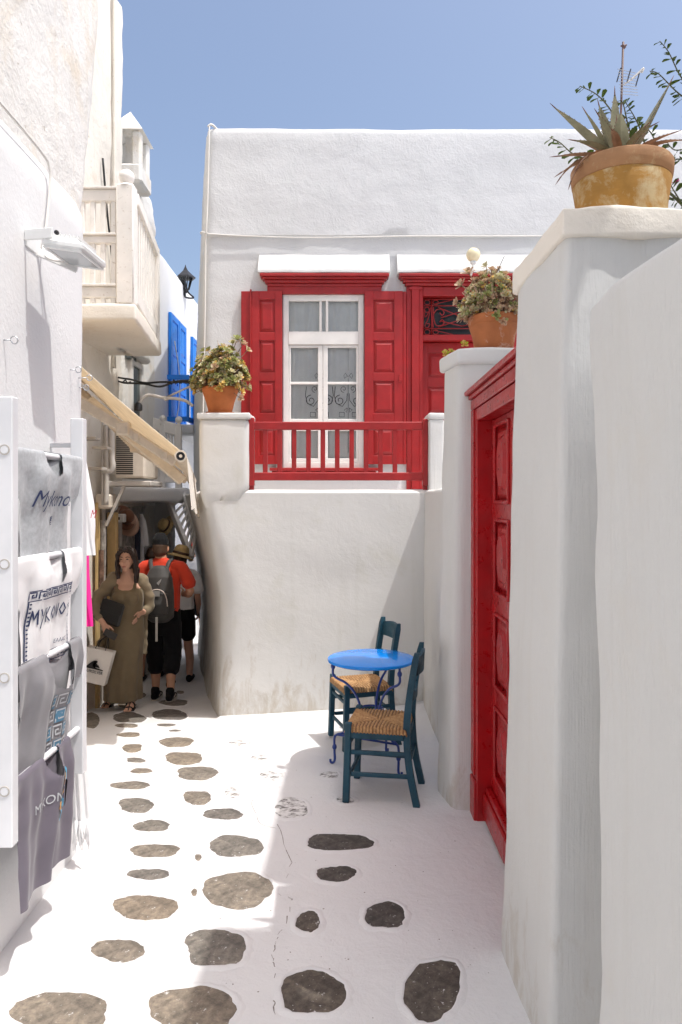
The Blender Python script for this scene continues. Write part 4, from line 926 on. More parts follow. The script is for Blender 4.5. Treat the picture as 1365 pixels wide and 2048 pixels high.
mb = MB(); mb.grid(val, 40, 8); mb.build('valance', M['awning_light'], aw, smooth='all')
def arm(y, elb, end, name='folding_arm'):
    mb = MB(); a = Vector((AX + .02, y, 2.95)); mb.beam(a, elb, .05, .085, .012); mb.box(elb.x - .05, elb.x + .05, elb.y - .035, elb.y + .035, elb.z - .05, elb.z + .05, .012); mb.beam(elb, end, .04, .07, .012)
    for t in (.25, .8):
        c = elb.lerp(end, t); mb.box(c.x - .025, c.x + .025, c.y - .026, c.y + .026, c.z - .03, c.z + .03, .006)
    mb.build(name, M['awning_arm'], aw)
arm(5.3, W(248, 857, 5.35), W(352, 925, 5.35)); arm(6.9, W(272, 895, 6.9), W(374, 962, 6.9))
mb = MB(); mb.beam(W(176, 800, 5.7), W(366, 962, 6.0), .05, .09, .01); mb.build('brace', M['awning_arm'], aw)
mb = MB(); mb.beam((AX + .04, 5.15, 3.46), (AX + .04, 7.15, 3.0), .08, .1, .01); mb.build('wall_bracket', M['awning_arm'], aw)

# ------------------------------------------------------------------ air conditioner, pipes and brackets
ac = thing('air_conditioner', 'beige air conditioner unit with slotted grille on a wall shelf', 'air conditioner', W(255, 960, 7.6))
ya = 7.55; c0, c1 = W(229, 956, ya), W(271, 868, ya)
mb = MB(); mb.box(c0.x - .005, c1.x + .1, ya, ya + .55, c0.z, c1.z + .02, .02); mb.build('casing', M['beige_plastic'], ac)
for k in range(2):
    for i in range(19):
        z = lerp(c0.z + .045, c1.z - .03, i/18); x = lerp(c0.x + .02, c1.x - .115, k) ; mb = MB(); mb.box(x, x + .092, ya - .004, ya + .004, z - .006, z + .006); mb.build('slot', M['dark'], ac)
mb = MB(); mb.box(c0.x - .12, c1.x + .16, ya + .02, ya + .5, c0.z - .085, c0.z - .03, .01); mb.beam((c0.x - .1, ya + .05, c0.z - .5), (c0.x + .1, ya + .05, c0.z - .06), .03, .03); mb.build('shelf', M['grey_metal'], ac)
pp = thing('wall_pipes', 'grey downpipes and brackets beside the air conditioner', 'pipes', (-2.55, 7.3, 1.5))
for pts, r_ in (([(213, 850), (214, 905), (214, 960), (212, 1010)], .028), ([(224, 852), (224, 915), (226, 930), (222, 942), (206, 942)], .032), ([(206, 830), (206, 1010)], .015)):
    mb = MB(); mb.tube(spline([W(a, b_, 7.45) for a, b_ in pts], 4), r_, 8); mb.build('pipe', M['grey_metal'], pp, smooth='all')
for px, py in ((206, 897), (196, 938), (184, 878)):
    c = W(px, py, 7.2); mb = MB(); mb.box(c.x - .09, c.x + .06, 7.15, 7.3, c.z - .012, c.z + .018, .004); mb.build('bracket', M['grey_metal'], pp)

# ------------------------------------------------------------------ overhead cables and street lamp arm
cb = thing('overhead_cables', 'twisted black cables strung across the alley below the balcony', 'cables', W(300, 765, 8))
for s_, (off) in enumerate((0, 9)):
    pts = [W(px, py + off*.6 + 2*math.sin(px*.35 + s_*3), 8.6 - (px-185)*.004) for px, py in [(183, 738), (205, 742), (225, 752), (245, 758), (262, 760), (290, 764), (320, 766), (345, 762), (365, 760), (386, 762)]]
    mb = MB(); mb.tube(spline(pts, 6), .012, 6); mb.build('cable', M['rubber'], cb, smooth='all')
pts = [W(190 + i*2.2, 745 + i*.65 + 3*math.sin(i*1.3), 8.55) for i in range(34)]; mb = MB(); mb.tube(pts, .009, 5); mb.build('cable', M['rubber'], cb, smooth='all')
pts = [W(342 + i*2.1, 764 + 4*math.sin(i*1.5), 7.95) for i in range(22)]; mb = MB(); mb.tube(pts, .011, 5); mb.build('cable', M['rubber'], cb, smooth='all')
pts = [W(183, 725, 8.4), W(190, 722, 8.4), W(199, 727, 8.4), W(204, 740, 8.4)]; mb = MB(); mb.tube(spline(pts, 6), .012, 6); mb.build('cable', M['rubber'], cb, smooth='all')
sl_ = thing('street_lamp_arm', 'curved grey street lamp arm reaching across the alley', 'lamp arm', W(382, 800, 8))
mb = MB(); mb.tube(spline([W(386, 812, 7.9), W(372, 802, 7.9), (W(350, 797, 7.9)), W(330, 796, 7.9), W(300, 790, 7.9), W(287, 796, 7.9), W(277, 811, 7.9)], 6), .017, 8); mb.tube([W(331, 796, 7.9), W(386, 770, 7.9)], .011, 6); mb.build('arm', M['grey_metal'], sl_, smooth='all')
mb = MB(); a = W(277, 811, 7.9); mb.lathe([(.03, .03), (.045, .0), (.045, -.05), (.03, -.06)], a, 10); mb.build('socket', M['black_iron'], sl_, smooth=True); mb = MB(); mb.box(*[v for v in (wx(329, 7.9), wx(334, 7.9), 7.87, 7.93, wz(801, 7.9), wz(792, 7.9))], .005); mb.build('clamp', M['grey_metal'], sl_)

# ------------------------------------------------------------------ shop goods along the left wall
sf = thing('boutique_entrance', 'ochre framed shop entrance under the landing', 'shop', (-2.8, 8.6, -.5))
for px0, px1, y0_, y1_, Yq, mt in ((214, 233, 1025, 1340, 7.85, 'yellow_frame'), (190, 196, 1005, 1350, 7.5, 'yellow_frame'), (203, 207, 1015, 1340, 7.66, 'grey_metal'), (226, 231, 1045, 1200, 8.0, 'white_paint'), (236, 241, 1045, 1300, 8.2, 'grey_metal')):
    a = W(px0, y1_, Yq); b_ = W(px1, y0_, Yq); mb = MB(); mb.box(a.x, b_.x, Yq, Yq + .08, -.75, b_.z, .008); mb.build('frame_post', M[mt], sf)
mb = MB(); a = W(190, 1018, 7.52); b_ = W(221, 988, 7.52); mb.box(a.x, b_.x, 7.52, 7.75, a.z, b_.z, .02); mb.build('blind_box', M['beige_plastic'], sf)
mb = MB(); a = W(232, 1045, 8.1); b_ = W(248, 1028, 8.1); mb.box(a.x, b_.x, 8.1, 8.2, a.z, b_.z, .01); mb.box(a.x + .015, a.x + .045, 8.095, 8.105, a.z + .03, a.z + .06, mi=1); mb.build('switch_box', [M['white_plastic'], M['dark']], sf)
mb = MB(); mb.tube(spline([W(a_, b2_, 7.95) for a_, b2_ in ((221, 1000), (230, 1003), (233, 1012), (228, 1020), (221, 1018))], 5), .02, 7); mb.build('hose', M['white_plastic'], sf, smooth='all')
mb = MB(); mb.box(-2.7, -2.585, 7.7, 9.4, -.5, 1.72); mb.build('glass_front', plain('shop glass', (.26,.23,.2), .15, var=.5), sf)
def hung(name, label, cat, mat, pts, Yq, depth=.06, folds=6, amp=.012, group=None, nu=16, nv=20, seed=0):
    """a hanging garment: outline given by left / right pixel pairs from top to bottom, with front and back sheets"""
    o = thing(name, label, cat, W(pts[0][0], pts[-1][2], Yq), group)
    def fn(sgn):
        def f(u, v):
            k = v*(len(pts)-1); i = min(int(k), len(pts)-2); t = k - i; l = lerp(pts[i][0], pts[i+1][0], t); r = lerp(pts[i][1], pts[i+1][1], t); y = lerp(pts[i][2], pts[i+1][2], t)
            p = W(lerp(l, r, u), y, Yq); p.y += sgn*depth*math.sin(math.pi*u)*.5 + amp*math.sin(u*folds*2*math.pi + seed + 1.2*math.sin(v*3))*(.3 + v); return p
        return f
    mb = MB(); mb.grid(fn(-1), nu, nv); mb.grid(fn(1), nu, nv); mb.build('fabric', mat, o, smooth='all'); return o
hung('hanging_shirt', 'navy shirt hanging under the landing', 'shirt', M['navy_cloth'], [(262, 278, 1046), (254, 281, 1055), (250, 281, 1070), (252, 281, 1090), (256, 281, 1120)], 8.95)
hung('hanging_shirt', 'long white shirt with grey trim hanging beside the navy shirt', 'shirt', M['white_cloth'], [(281, 286, 1028), (280, 293, 1045), (280, 297, 1075), (279, 298, 1092), (278, 288, 1094), (277, 288, 1130)], 9.0)
def hat(name, label, c, r, tilt, mat, crown=.075, brim=.145, group=None, up=(0,0,1)):
    o = thing(name, label, 'hat', c, group); Q = Vector(up).to_track_quat('Z', 'Y').to_matrix().to_4x4(); Q.translation = c
    mb = MB(); mb.M = Q; mb.lathe([(.0, crown*1.25), (crown*.55, crown*1.22), (crown*.9, crown*.95), (crown, crown*.4), (crown*1.02, 0), (brim*.8, -.012), (brim, -.004), (brim, -.009), (brim*.8, -.018), (crown*.97, -.006)], n=24); mb.build('straw', mat, o, smooth='all')
    mb = MB(); mb.M = Q; mb.lathe([(crown*1.03, .005), (crown*1.035, .03), (crown*1.02, .032)], n=24); mb.build('band', M['hair_brown'], o, smooth=True); return o
hat('sun_hat', 'brown sun hat hung on the shop post', W(250, 1035, 8.35), .1, 0, cloth('brown felt', (.16,.07,.04), .2), .085, .15, 'hats on the shop wall', (.8,-.5,.3))
hat('sun_hat', 'pale pink sun hat overlapping the brown hat', W(255, 1045, 8.5), .1, 0, cloth('pink felt', (.42,.26,.19), .15), .085, .17, 'hats on the shop wall', (.75,-.55,.35))
hat('sun_hat', 'straw hat hung on the stair rail above the walkers', W(333, 1052, 9.5), .1, 0, M['straw'], .085, .15, 'hats on the shop wall', (-.6,-.6,.4))
hung('hanging_scarf', 'striped grey scarf at the shop entrance beside the ochre post', 'scarf', cloth('grey print', (.35,.32,.29), .5, scale=18), [(201, 213, 1040), (200, 212, 1090), (199, 211, 1150)], 7.6)
hung('hanging_scarf', 'brown patterned scarf low in the shop entrance', 'scarf', cloth('brown print', (.22,.13,.09), .6, scale=20), [(197, 208, 1100), (196, 208, 1150), (196, 206, 1200)], 7.55)
# ------------------------------------------------------------------ floodlight and eye bolts on the left wall
fl = thing('floodlight', 'white LED floodlight on a bracket arm from the left wall', 'floodlight', (-1.35, 3.13, 2.9))
Tf = Matrix.Translation((-1.165, 3.13, 2.858)) @ Matrix.Rotation(R(9), 4, 'Y') @ Matrix.Rotation(R(-4), 4, 'Z')
mb = MB(); mb.M = Tf; mb.box(-.09, .09, -.125, .125, -.012, .022, .01); mb.box(-.075, .055, -.1, .1, .0225, .04, .008)
for k in range(7): mb.box(-.07 + k*.019, -.064 + k*.019, -.09, .09, .0405, .055)
mb.build('housing', M['white_plastic'], fl)
mb = MB(); mb.M = Tf; mb.box(-.085, .085, -.12, -.104, -.019, -.0125, .003); mb.box(-.085, .085, .104, .12, -.019, -.0125, .003); mb.box(-.085, -.07, -.1035, .1035, -.019, -.0125, .003); mb.box(.07, .085, -.1035, .1035, -.019, -.0125, .003); mb.build('bezel', M['white_plastic'], fl)
mb = MB(); mb.M = Tf; mb.box(-.069, .069, -.103, .103, -.0155, -.0130); mb.build('lens', plain('frosted lens', (.42,.45,.46), .15), fl)
mb = MB(); mb.box(-1.352, -1.34, 3.05, 3.16, 2.87, 2.95, .003); mb.beam((-1.345, 3.05, 2.915), (-1.21, 3.0, 2.905), .012, .045, .003); mb.beam((-1.345, 3.17, 2.885), (-1.20, 3.255, 2.835), .012, .035, .003); mb.build('bracket', M['white_plastic'], fl)
mb = MB(); mb.M = Matrix.Translation((-1.19, 2.995, 2.905)) @ Matrix.Rotation(R(90), 4, 'X'); mb.lathe([(.0, -.006), (.009, -.006), (.009, .006), (.004, .008), (.004, .011), (0, .011)], n=10); mb.build('knob', M['black_iron'], fl, smooth=True)
mb = MB(); mb.tube(spline([(-1.34, 3.22, 2.93), (-1.33, 3.2, 2.9), (-1.30, 3.18, 2.86), (-1.24, 3.2, 2.85)], 5), .006, 6); mb.build('lead', M['wire_white'], fl, smooth='all')
def eyebolt(y, z, x=-1.35, ln=.028, label=''):
    o = thing('eye_bolt', label, 'eye bolt', (x, y, z), 'zinc eye bolts in the left wall')
    mb = MB(); mb.tube([(x - .01, y, z), (x + ln, y, z)], .0028, 6); c = Vector((x + ln + .014, y, z)); mb.tube([c + Vector((.014*math.cos(t), .004*math.sin(t*.5), .014*math.sin(t))) for t in [math.pi + k*2*math.pi/16 for k in range(16)]], .0028, 6); mb.build('ring', M['metal'], o, smooth='all')
eyebolt(2.87, 2.433, label='zinc eye bolt alone on the left wall below the floodlight')
eyebolt(3.56, 2.44, label='zinc eye bolt near the wall corner, topmost of three')
eyebolt(3.68, 2.42, -1.345, .035, label='zinc eye bolt at the wall corner, middle of three')
eyebolt(3.69, 2.372, -1.36, .03, label='zinc eye bolt at the wall corner, lowest of three')

# ------------------------------------------------------------------ ladder rack
LX = -1.2175
ld = thing('ladder_rack', 'white wooden ladder hung on the left wall as a clothes rack', 'ladder', (LX, 2.97, .55))
for y0, y1 in ((2.595, 2.645), (3.295, 3.345)):
    mb = MB(); mb.box(LX - .03, LX + .0275, y0, y1, .553, 2.172, .004); mb.build('side_rail', M['ladder'], ld)
RZ = [1.98, 1.57, 1.163, .757]
for z in RZ:
    mb = MB(); mb.tube([(LX, 2.592, z), (LX, 3.348, z)], .0145, 12); mb.build('rung', M['ladder'], ld, smooth=True)
    mb = MB(); mb.M = Matrix.Translation((LX, 2.594, z)) @ Matrix.Rotation(R(90), 4, 'X'); mb.lathe([(.019, -.001), (.019, .002), (.0155, .002), (.0155, -.001)], n=16); mb.build('rung_collar', M['grey_metal'], ld, smooth=True)
for y in (2.62, 3.32):
    for z in (.9, 2.05):
        mb = MB(); mb.box(-1.36, LX - .029, y - .008, y + .008, z - .01, z + .01, .003); mb.build('wall_bracket', M['metal'], ld)

class Shirt:
    """T-shirt laid over a rung: u runs along the rung (0..1), s = metres below the rung on the front"""
    def __init__(s, y0, y1, z, mat, length, name, label, behind=.41, neck=(.5, .17, .26), seed=0., fold=.010, sleeve=(.16, .16), drape=.03, tail=.16, hem=lambda u: 0.0, sleeve_len=.17):
        s.y0, s.y1, s.z, s.len, s.seed, s.fold, s.hem, s.neck, s.behind, s.drape = y0, y1, z, length, seed, fold, hem, neck, behind, drape
        s.o = thing(name, label, 't-shirt', (LX, (y0+y1)/2, z - length), 't-shirts on the ladder rack')
        nu, nv = 84, 72; nc, nw, nd = neck
        def skip(u, v):
            d = v*s.len
            if d < nd and ((u - nc)/nw)**2 + (d/nd)**2 < 1: return True
            for side, sw in ((0, sleeve[0]), (1, sleeve[1])):
                e = u if side == 0 else 1 - u
                if d > sleeve_len + e*.25 and e < sw*.62*sm((d - sleeve_len)/.05): return True
            return False
        mb = MB(); mb.grid(lambda u, v: s.P(u, v*(s.len + s.hem(u))), nu, nv, skip=skip)
        # over the rung and down the back
        mb.grid(lambda u, v: s.back(u, v*tail), nu, 14, skip=lambda u, v: False)
        mb.build('front', mat, s.o, smooth='all')
        mb = MB(); mb.grid(lambda u, v: s.inner(u, v*(nd*1.25 + .06)), 24, 12); mb.build('back', mat, s.o, smooth='all')
    def wave(s, u, d):
        k = sm(d/.12); sd_ = s.seed
        a = math.sin(u*17 + sd_ + 1.3*math.sin(d*5 + sd_)) + .6*math.sin(u*31 + 2*sd_ + d*4) + .5*math.sin((u - .5)*12*(1 + d) + sd_*1.7)
        nc, nw, nd = s.neck; cowl = math.exp(-((u - nc)/(nw*1.3))**2) * math.exp(-((d - nd*1.05)/.07)**2)
        dr = s.drape*math.exp(-((u - nc)/(nw*1.8))**2) * sm(d/.1) * (1 - sm((d - .22)/.3))
        return s.fold*a*(.35 + .65*k) + .012*cowl + dr + .004*nz((u*5, d*9, sd_), 1.5)
    def P(s, u, d):
        if d < .02:
            t = (1 - d/.02)*math.pi/2; ox = .0175*math.cos(t); oz = .0175*math.sin(t)
        else: ox = .0175; oz = -(d - .02)
        lean = -.028*sm((d - .06)/.25) if s.behind else -.004*sm(d/.3)
        y = lerp(s.y0, s.y1, u) + .012*math.sin(d*7 + s.seed)*(u - .5)
        x = LX + ox + lean + s.wave(u, d)*(.25 + .75*sm(d/.1)) + .006
        return Vector((x, y, s.z + oz))
    def back(s, u, d):
        t = math.pi/2 + min(1, d/.03)*math.pi/2; y = lerp(s.y0, s.y1, u)
        return Vector((LX + .0175*math.cos(t) - .004*math.sin(u*20 + s.seed)*min(1, d/.05), y, s.z + .0175*math.sin(t) - max(0, d - .03)))
    def inner(s, u, d):
        nc, nw, nd = s.neck; uu = nc + (u - .5)*nw*2.3
        return s.P(uu, d) * 1.0 + Vector((-.014 - .008*math.sin(math.pi*u) - s.wave(uu, d)*.8, 0, -.012 - .03*math.sin(math.pi*u)))
    def put(s, name, shapes, mat, uc, dc, w, h, off=.0035):
        """flat print conforming to the cloth: shapes in -1..1 x -1..1"""
        mb = MB(); W_ = (s.y1 - s.y0)
        for vs_, fs_ in shapes:
            mb.add([s.P(uc + x*w/2/W_, dc - y*h/2) + Vector((off, 0, 0)) for x, y in vs_], fs_)
        return mb.build(name, mat, s.o)
def subdiv(shape, lim):
    bm = bmesh.new(); vv = [bm.verts.new((x, y, 0)) for x, y in shape[0]]
    for f in shape[1]:
        try: bm.faces.new([vv[i] for i in f])
        except ValueError: pass
    bmesh.ops.triangulate(bm, faces=bm.faces[:])
    for _ in range(4):
        ed = [e for e in bm.edges if e.calc_length() > lim]
        if not ed: break
        bmesh.ops.subdivide_edges(bm, edges=ed, cuts=1); bmesh.ops.triangulate(bm, faces=bm.faces[:])
    bm.verts.index_update(); out = [(v.co.x, v.co.y) for v in bm.verts], [tuple(v.index for v in f.verts) for f in bm.faces]; bm.free(); return out
def fit(shape, w, h):
    vs_, fs_ = shape; xs_ = [v[0] for v in vs_]; ys_ = [v[1] for v in vs_]
    cx_, cy_ = (min(xs_)+max(xs_))/2, (min(ys_)+max(ys_))/2; sx, sy = (max(xs_)-min(xs_))/2 or 1, (max(ys_)-min(ys_))/2 or 1
    return [((x-cx_)/sx*w, (y-cy_)/sy*h) for x, y in vs_], fs_
def shift(shape, dx, dy): return [(x+dx, y+dy) for x, y in shape[0]], shape[1]
def dense(pts, n=4):
    out = []
    for a, b_ in zip(pts, pts[1:]):
        for k in range(n): out.append((lerp(a[0], b_[0], k/n), lerp(a[1], b_[1], k/n)))
    return out + [pts[-1]]
def rect(x0, x1, y0, y1, n=8):
    vs_ = [(lerp(x0, x1, i/n), y) for i in range(n+1) for y in (y0, y1)]; return vs_, [(2*i, 2*i+1, 2*i+3, 2*i+2) for i in range(n)]
def meander(x0, x1, y0, y1, n, w, mirror=False):
    out = []; L = (x1 - x0)/n; h = y1 - y0
    K = [(.0,.05),(.0,.95),(.82,.95),(.82,.3),(.42,.3),(.42,.62),(.6,.62)]
    for i in range(n):
        out.append(ribbon(dense([(x0 + (i + .06 + .88*a)*L, y0 + b_*h) for a, b_ in K], 2), w))
    out.append(rect(x0, x1, y0 - h*.22, y0 - h*.08)); out.append(rect(x0, x1, y1 + h*.08, y1 + h*.22)); return out
s1 = Shirt(2.655, 3.30, RZ[0], M['grey_tee'], .52, 'grey_t_shirt', 'heather grey t-shirt with blue script on the top ladder rung', neck=(.5, .13, .10), seed=2.2, drape=.018, sleeve=(.12, .3), fold=.007)
s1.put('script_print', [subdiv(fit(text_shape('Mykonos', 1, .35), 1, 1), .12)], M['print_navy'], .50, .205, .36, .085, .0065)
s1.put('flag_print', [rect(-1, 1, .78 - i*.44, 1 - i*.44, 3) for i in range(5)] + [rect(-1, -.2, 0, 1, 2)], M['print_navy'], .50, .285, .06, .035)
s2 = Shirt(2.655, 3.30, RZ[1], M['white_cloth'], .52, 'white_t_shirt', 'white t-shirt with a Greek key bordered MYKONOS print on the second rung', neck=(.55, .12, .13), seed=1.9, fold=.007, drape=.02, sleeve=(.14, .2))
pr = meander(-1, 1, .74, .92, 8, .035) + meander(-1, 1, -.92, -.74, 8, .035) + [ribbon(dense([(-.97, -.72), (-.97, .72)], 10), .05), ribbon(dense([(.97, -.72), (.97, .72)], 10), .03)]
for i in range(14): pr.append(rect(-.93, -.87, -.68 + i*.1, -.64 + i*.1, 1)); pr.append(rect(.90, .94, -.68 + i*.1, -.64 + i*.1, 1))
GL = {'M': [[(0,0),(.15,1),(.5,.35),(.85,1),(1,0)]], 'Y': [[(0,1),(.45,.5)],[(1,1),(.2,-.3)]], 'K': [[(.1,0),(.1,1)],[(.9,1),(.1,.45),(1,0)]], 'O': [[(.5,.1),(.05,.5),(.5,.95),(.95,.5),(.5,.1)]], 'N': [[(.1,0),(.1,1),(.9,0),(.9,1)]], 'S': [[(.9,1),(.1,.7),(.9,.35),(.3,-.15)]]}
for i, chh in enumerate('MYKONOS'):
    for st in GL[chh]: pr.append(ribbon(dense([(-.86 + i*.25 + x*.2, .12 + y*.36) for x, y in st], 3), .04))
pr.append(shift(fit(text_shape('ΕΛΛΑΣ', 1, .1), .22, .05), .55, -.5))
s2.put('greek_key_print', pr, M['print_navy'], .5, .30, .40, .33)
s3 = Shirt(2.655, 3.30, RZ[2], M['ash_tee'], .66, 'ash_t_shirt', 'ash grey t-shirt with blue and pale key squares on the third rung', neck=(.60, .19, .17), seed=3.1, drape=.025, sleeve=(.13, .26), hem=lambda u: .0)
sq = [[], []]
for i, (r_, c_) in enumerate([(0,0),(0,1),(0,2),(1,0),(1,1),(2,0),(2,1),(2,2),(3,0),(3,1),(3,2)]):
    x0 = -1 + c_*.62 + (.1 if r_ % 2 else 0); y1 = 1 - r_*.5; k = (r_ + c_) % 2
    if k == 0: sq[0].append(rect(x0, x0 + .56, y1 - .44, y1, 3))
    sq[1 if k else 1].append(ribbon(dense([(x0+.05, y1-.42),(x0+.05, y1-.04),(x0+.52, y1-.04),(x0+.52, y1-.32),(x0+.2, y1-.32),(x0+.2, y1-.17),(x0+.36, y1-.17)], 2), .055))
s3.put('square_print', sq[0], M['print_blue'], .60, .32, .17, .26); s3.put('key_print', sq[1], M['print_pale'], .60, .32, .17, .26, .0045)
s4 = Shirt(2.64, 3.16, RZ[3], M['plum_tee'], .50, 'plum_t_shirt', 'plum grey t-shirt with teal and orange print on the lowest rung', behind=0, neck=(.62, .14, .10), seed=4.6, drape=.03, sleeve=(.10, .05), hem=lambda u: .0, sleeve_len=.14)
for nm, mt, bl in (('sequin_print', 'print_teal', [(.1,-.75,.28),(-.35,-.45,.3),(.45,.75,.3),(.0,-.1,.25),(.35,-.35,.2)]), ('gold_print', 'print_orange', [(.15,.6,.3),(-.1,-.62,.22),(-.5,-.2,.2),(.2,.1,.22)]), ('dark_print', 'print_navy', [(.3,-.1,.2),(-.15,.25,.18),(.5,.3,.16)])):
    sh_ = []
    for j, (x, y, r_) in enumerate(bl): sh_.append(([(x, y)] + [(x + r_*(.75 + .3*math.sin(3*t + j))*math.cos(t), y + r_*.8*math.sin(t)) for t in [k*math.pi/7 for k in range(14)]], [(0, 1+k, 1+(k+1) % 14) for k in range(14)]))
    s4.put(nm, sh_, M[mt], .64, .19, .16, .22, .003 + .0008*len(nm)/4)
s4.put('lettering', [subdiv(fit(text_shape('MYKONOS', 1), 1, 1), .15)], M['print_pale'], .48, .17, .22, .035, .005)
tg = s4.put('hang_tag', [rect(-1, 1, -1, 1, 2)], M['print_black'], .76, .20, .04, .11, .012); s4.put('tag_print', [rect(-.2, .3, -.8, .7, 2), rect(.5, .6, -.8, .7, 2)], M['white_cloth'], .76, .20, .04, .11, .0135)
# goods hung beyond the corner of the left house
def hung_y(name, label, cat, mat, pix, Yq, group=None, fringe=False, folds=3, seed=0., out=.02):
    o = thing(name, label, cat, W(pix[0][0], pix[-1][2], Yq), group)
    def f(sg):
        def g(u, v):
            k = v*(len(pix)-1); i = min(int(k), len(pix)-2); t = k - i; l = lerp(pix[i][0], pix[i+1][0], t); r = lerp(pix[i][1], pix[i+1][1], t); y = lerp(pix[i][2], pix[i+1][2], t)
            p = W(lerp(l, r, u), y, Yq); p.y += sg*.03*math.sin(math.pi*u) + .009*math.sin(u*folds*6.28 + seed + math.sin(v*4))*(.3 + .7*v); return p
        return g
    mb = MB(); mb.grid(f(-1), 18, 26); mb.grid(f(1), 18, 26); mb.build('fabric', mat, o, smooth='all')
    if fringe:
        mb = MB()
        for k in range(26):
            u = (k + .5)/26; p = f(-1)(u, 1); mb.tube([p + Vector((0, 0, .01)), p + Vector((random.uniform(-.006, .006), 0, -.05)), p + Vector((random.uniform(-.012, .012), random.uniform(-.01, .01), -random.uniform(.08, .14)))], [.005, .004, .002], 5)
        fo = mb.build('fringe', mat, o, smooth='all'); fo['kind'] = 'stuff'
    return o
hung_y('white_scarf', 'white fringed scarf hanging low at the corner behind the ladder', 'scarf', M['white_cloth'], [(140, 164, 1400), (141, 172, 1470), (145, 178, 1560), (147, 181, 1640)], 3.5, fringe=True)
wsb = hung_y('white_blouse', 'white blouse with gathered cuff and red script behind the ladder', 'blouse', M['white_cloth'], [(158, 172, 915), (158, 180, 960), (160, 189, 1010), (163, 191, 1050), (165, 190, 1078), (168, 193, 1110)], 3.75, folds=2)
mb = MB(); v2, f2 = text_shape('M', .06, .4); c = W(186, 1029, 3.68); mb.add([(c.x + x*.6, c.y, c.z + y) for x, y in v2], f2); mb.build('script_print', plain('red print', (.55,.03,.06), .7), wsb)
hung_y('pink_dress', 'bright pink garment hanging below the white blouse', 'dress', M['pink_cloth'], [(160, 178, 1085), (160, 179, 1150), (160, 184, 1210), (160, 188, 1252)], 3.85, folds=2)

# ------------------------------------------------------------------ table and chairs
TX, TY = .18, 4.925
tz = gz(TX, TY)
tab = thing('cafe_table', 'small round blue cafe table with wrought iron legs', 'table', (TX, TY, tz))
mb = MB(); mb.lathe([(.0, .708), (.285, .708), (.296, .714), (.2975, .722), (.294, .730), (.285, .733), (0, .733)], (TX, TY, tz), 64); mb.build('table_top', M['table_blue'], tab, smooth=True)
prof = [(.262,.708),(.262,.66),(.262,.612),(.235,.585),(.175,.555),(.12,.50),(.085,.43),(.078,.385),(.088,.33),(.13,.255),(.19,.215),(.235,.20),(.252,.175),(.252,.09),(.25,.03),(.262,.008),(.278,.012),(.28,.03)]
for ang in (173, 313, 63):
    a = R(ang); d = Vector((math.cos(a), math.sin(a), 0)); mb = MB()
    mb.tube(spline([Vector((TX, TY, tz + z)) + d*r_ for r_, z in prof], 5), .0085, 8)
    for z in (.665, .115): mb.ball(Vector((TX, TY, tz + z)) + d*(.262 if z > .5 else .252), .0165, .0165, .022, 10)
    mb.build('leg', M['iron_blue'], tab, smooth='all')
mb = MB(); mb.tube([(TX + .08*math.cos(t*.3), TY + .08*math.sin(t*.3), tz + .385) for t in range(22)], .007, 8); mb.build('ring', M['iron_blue'], tab, smooth='all')
for a0, a1 in ((173, 313), (313, 63), (63, 173)):
    p = Vector((TX + .235*math.cos(R(a0)), TY + .235*math.sin(R(a0)), tz + .2)); q_ = Vector((TX + .235*math.cos(R(a1)), TY + .235*math.sin(R(a1)), tz + .2)); mb = MB(); mb.tube([p, q_], .0075, 6); mb.build('stretcher', M['iron_blue'], tab, smooth='all')

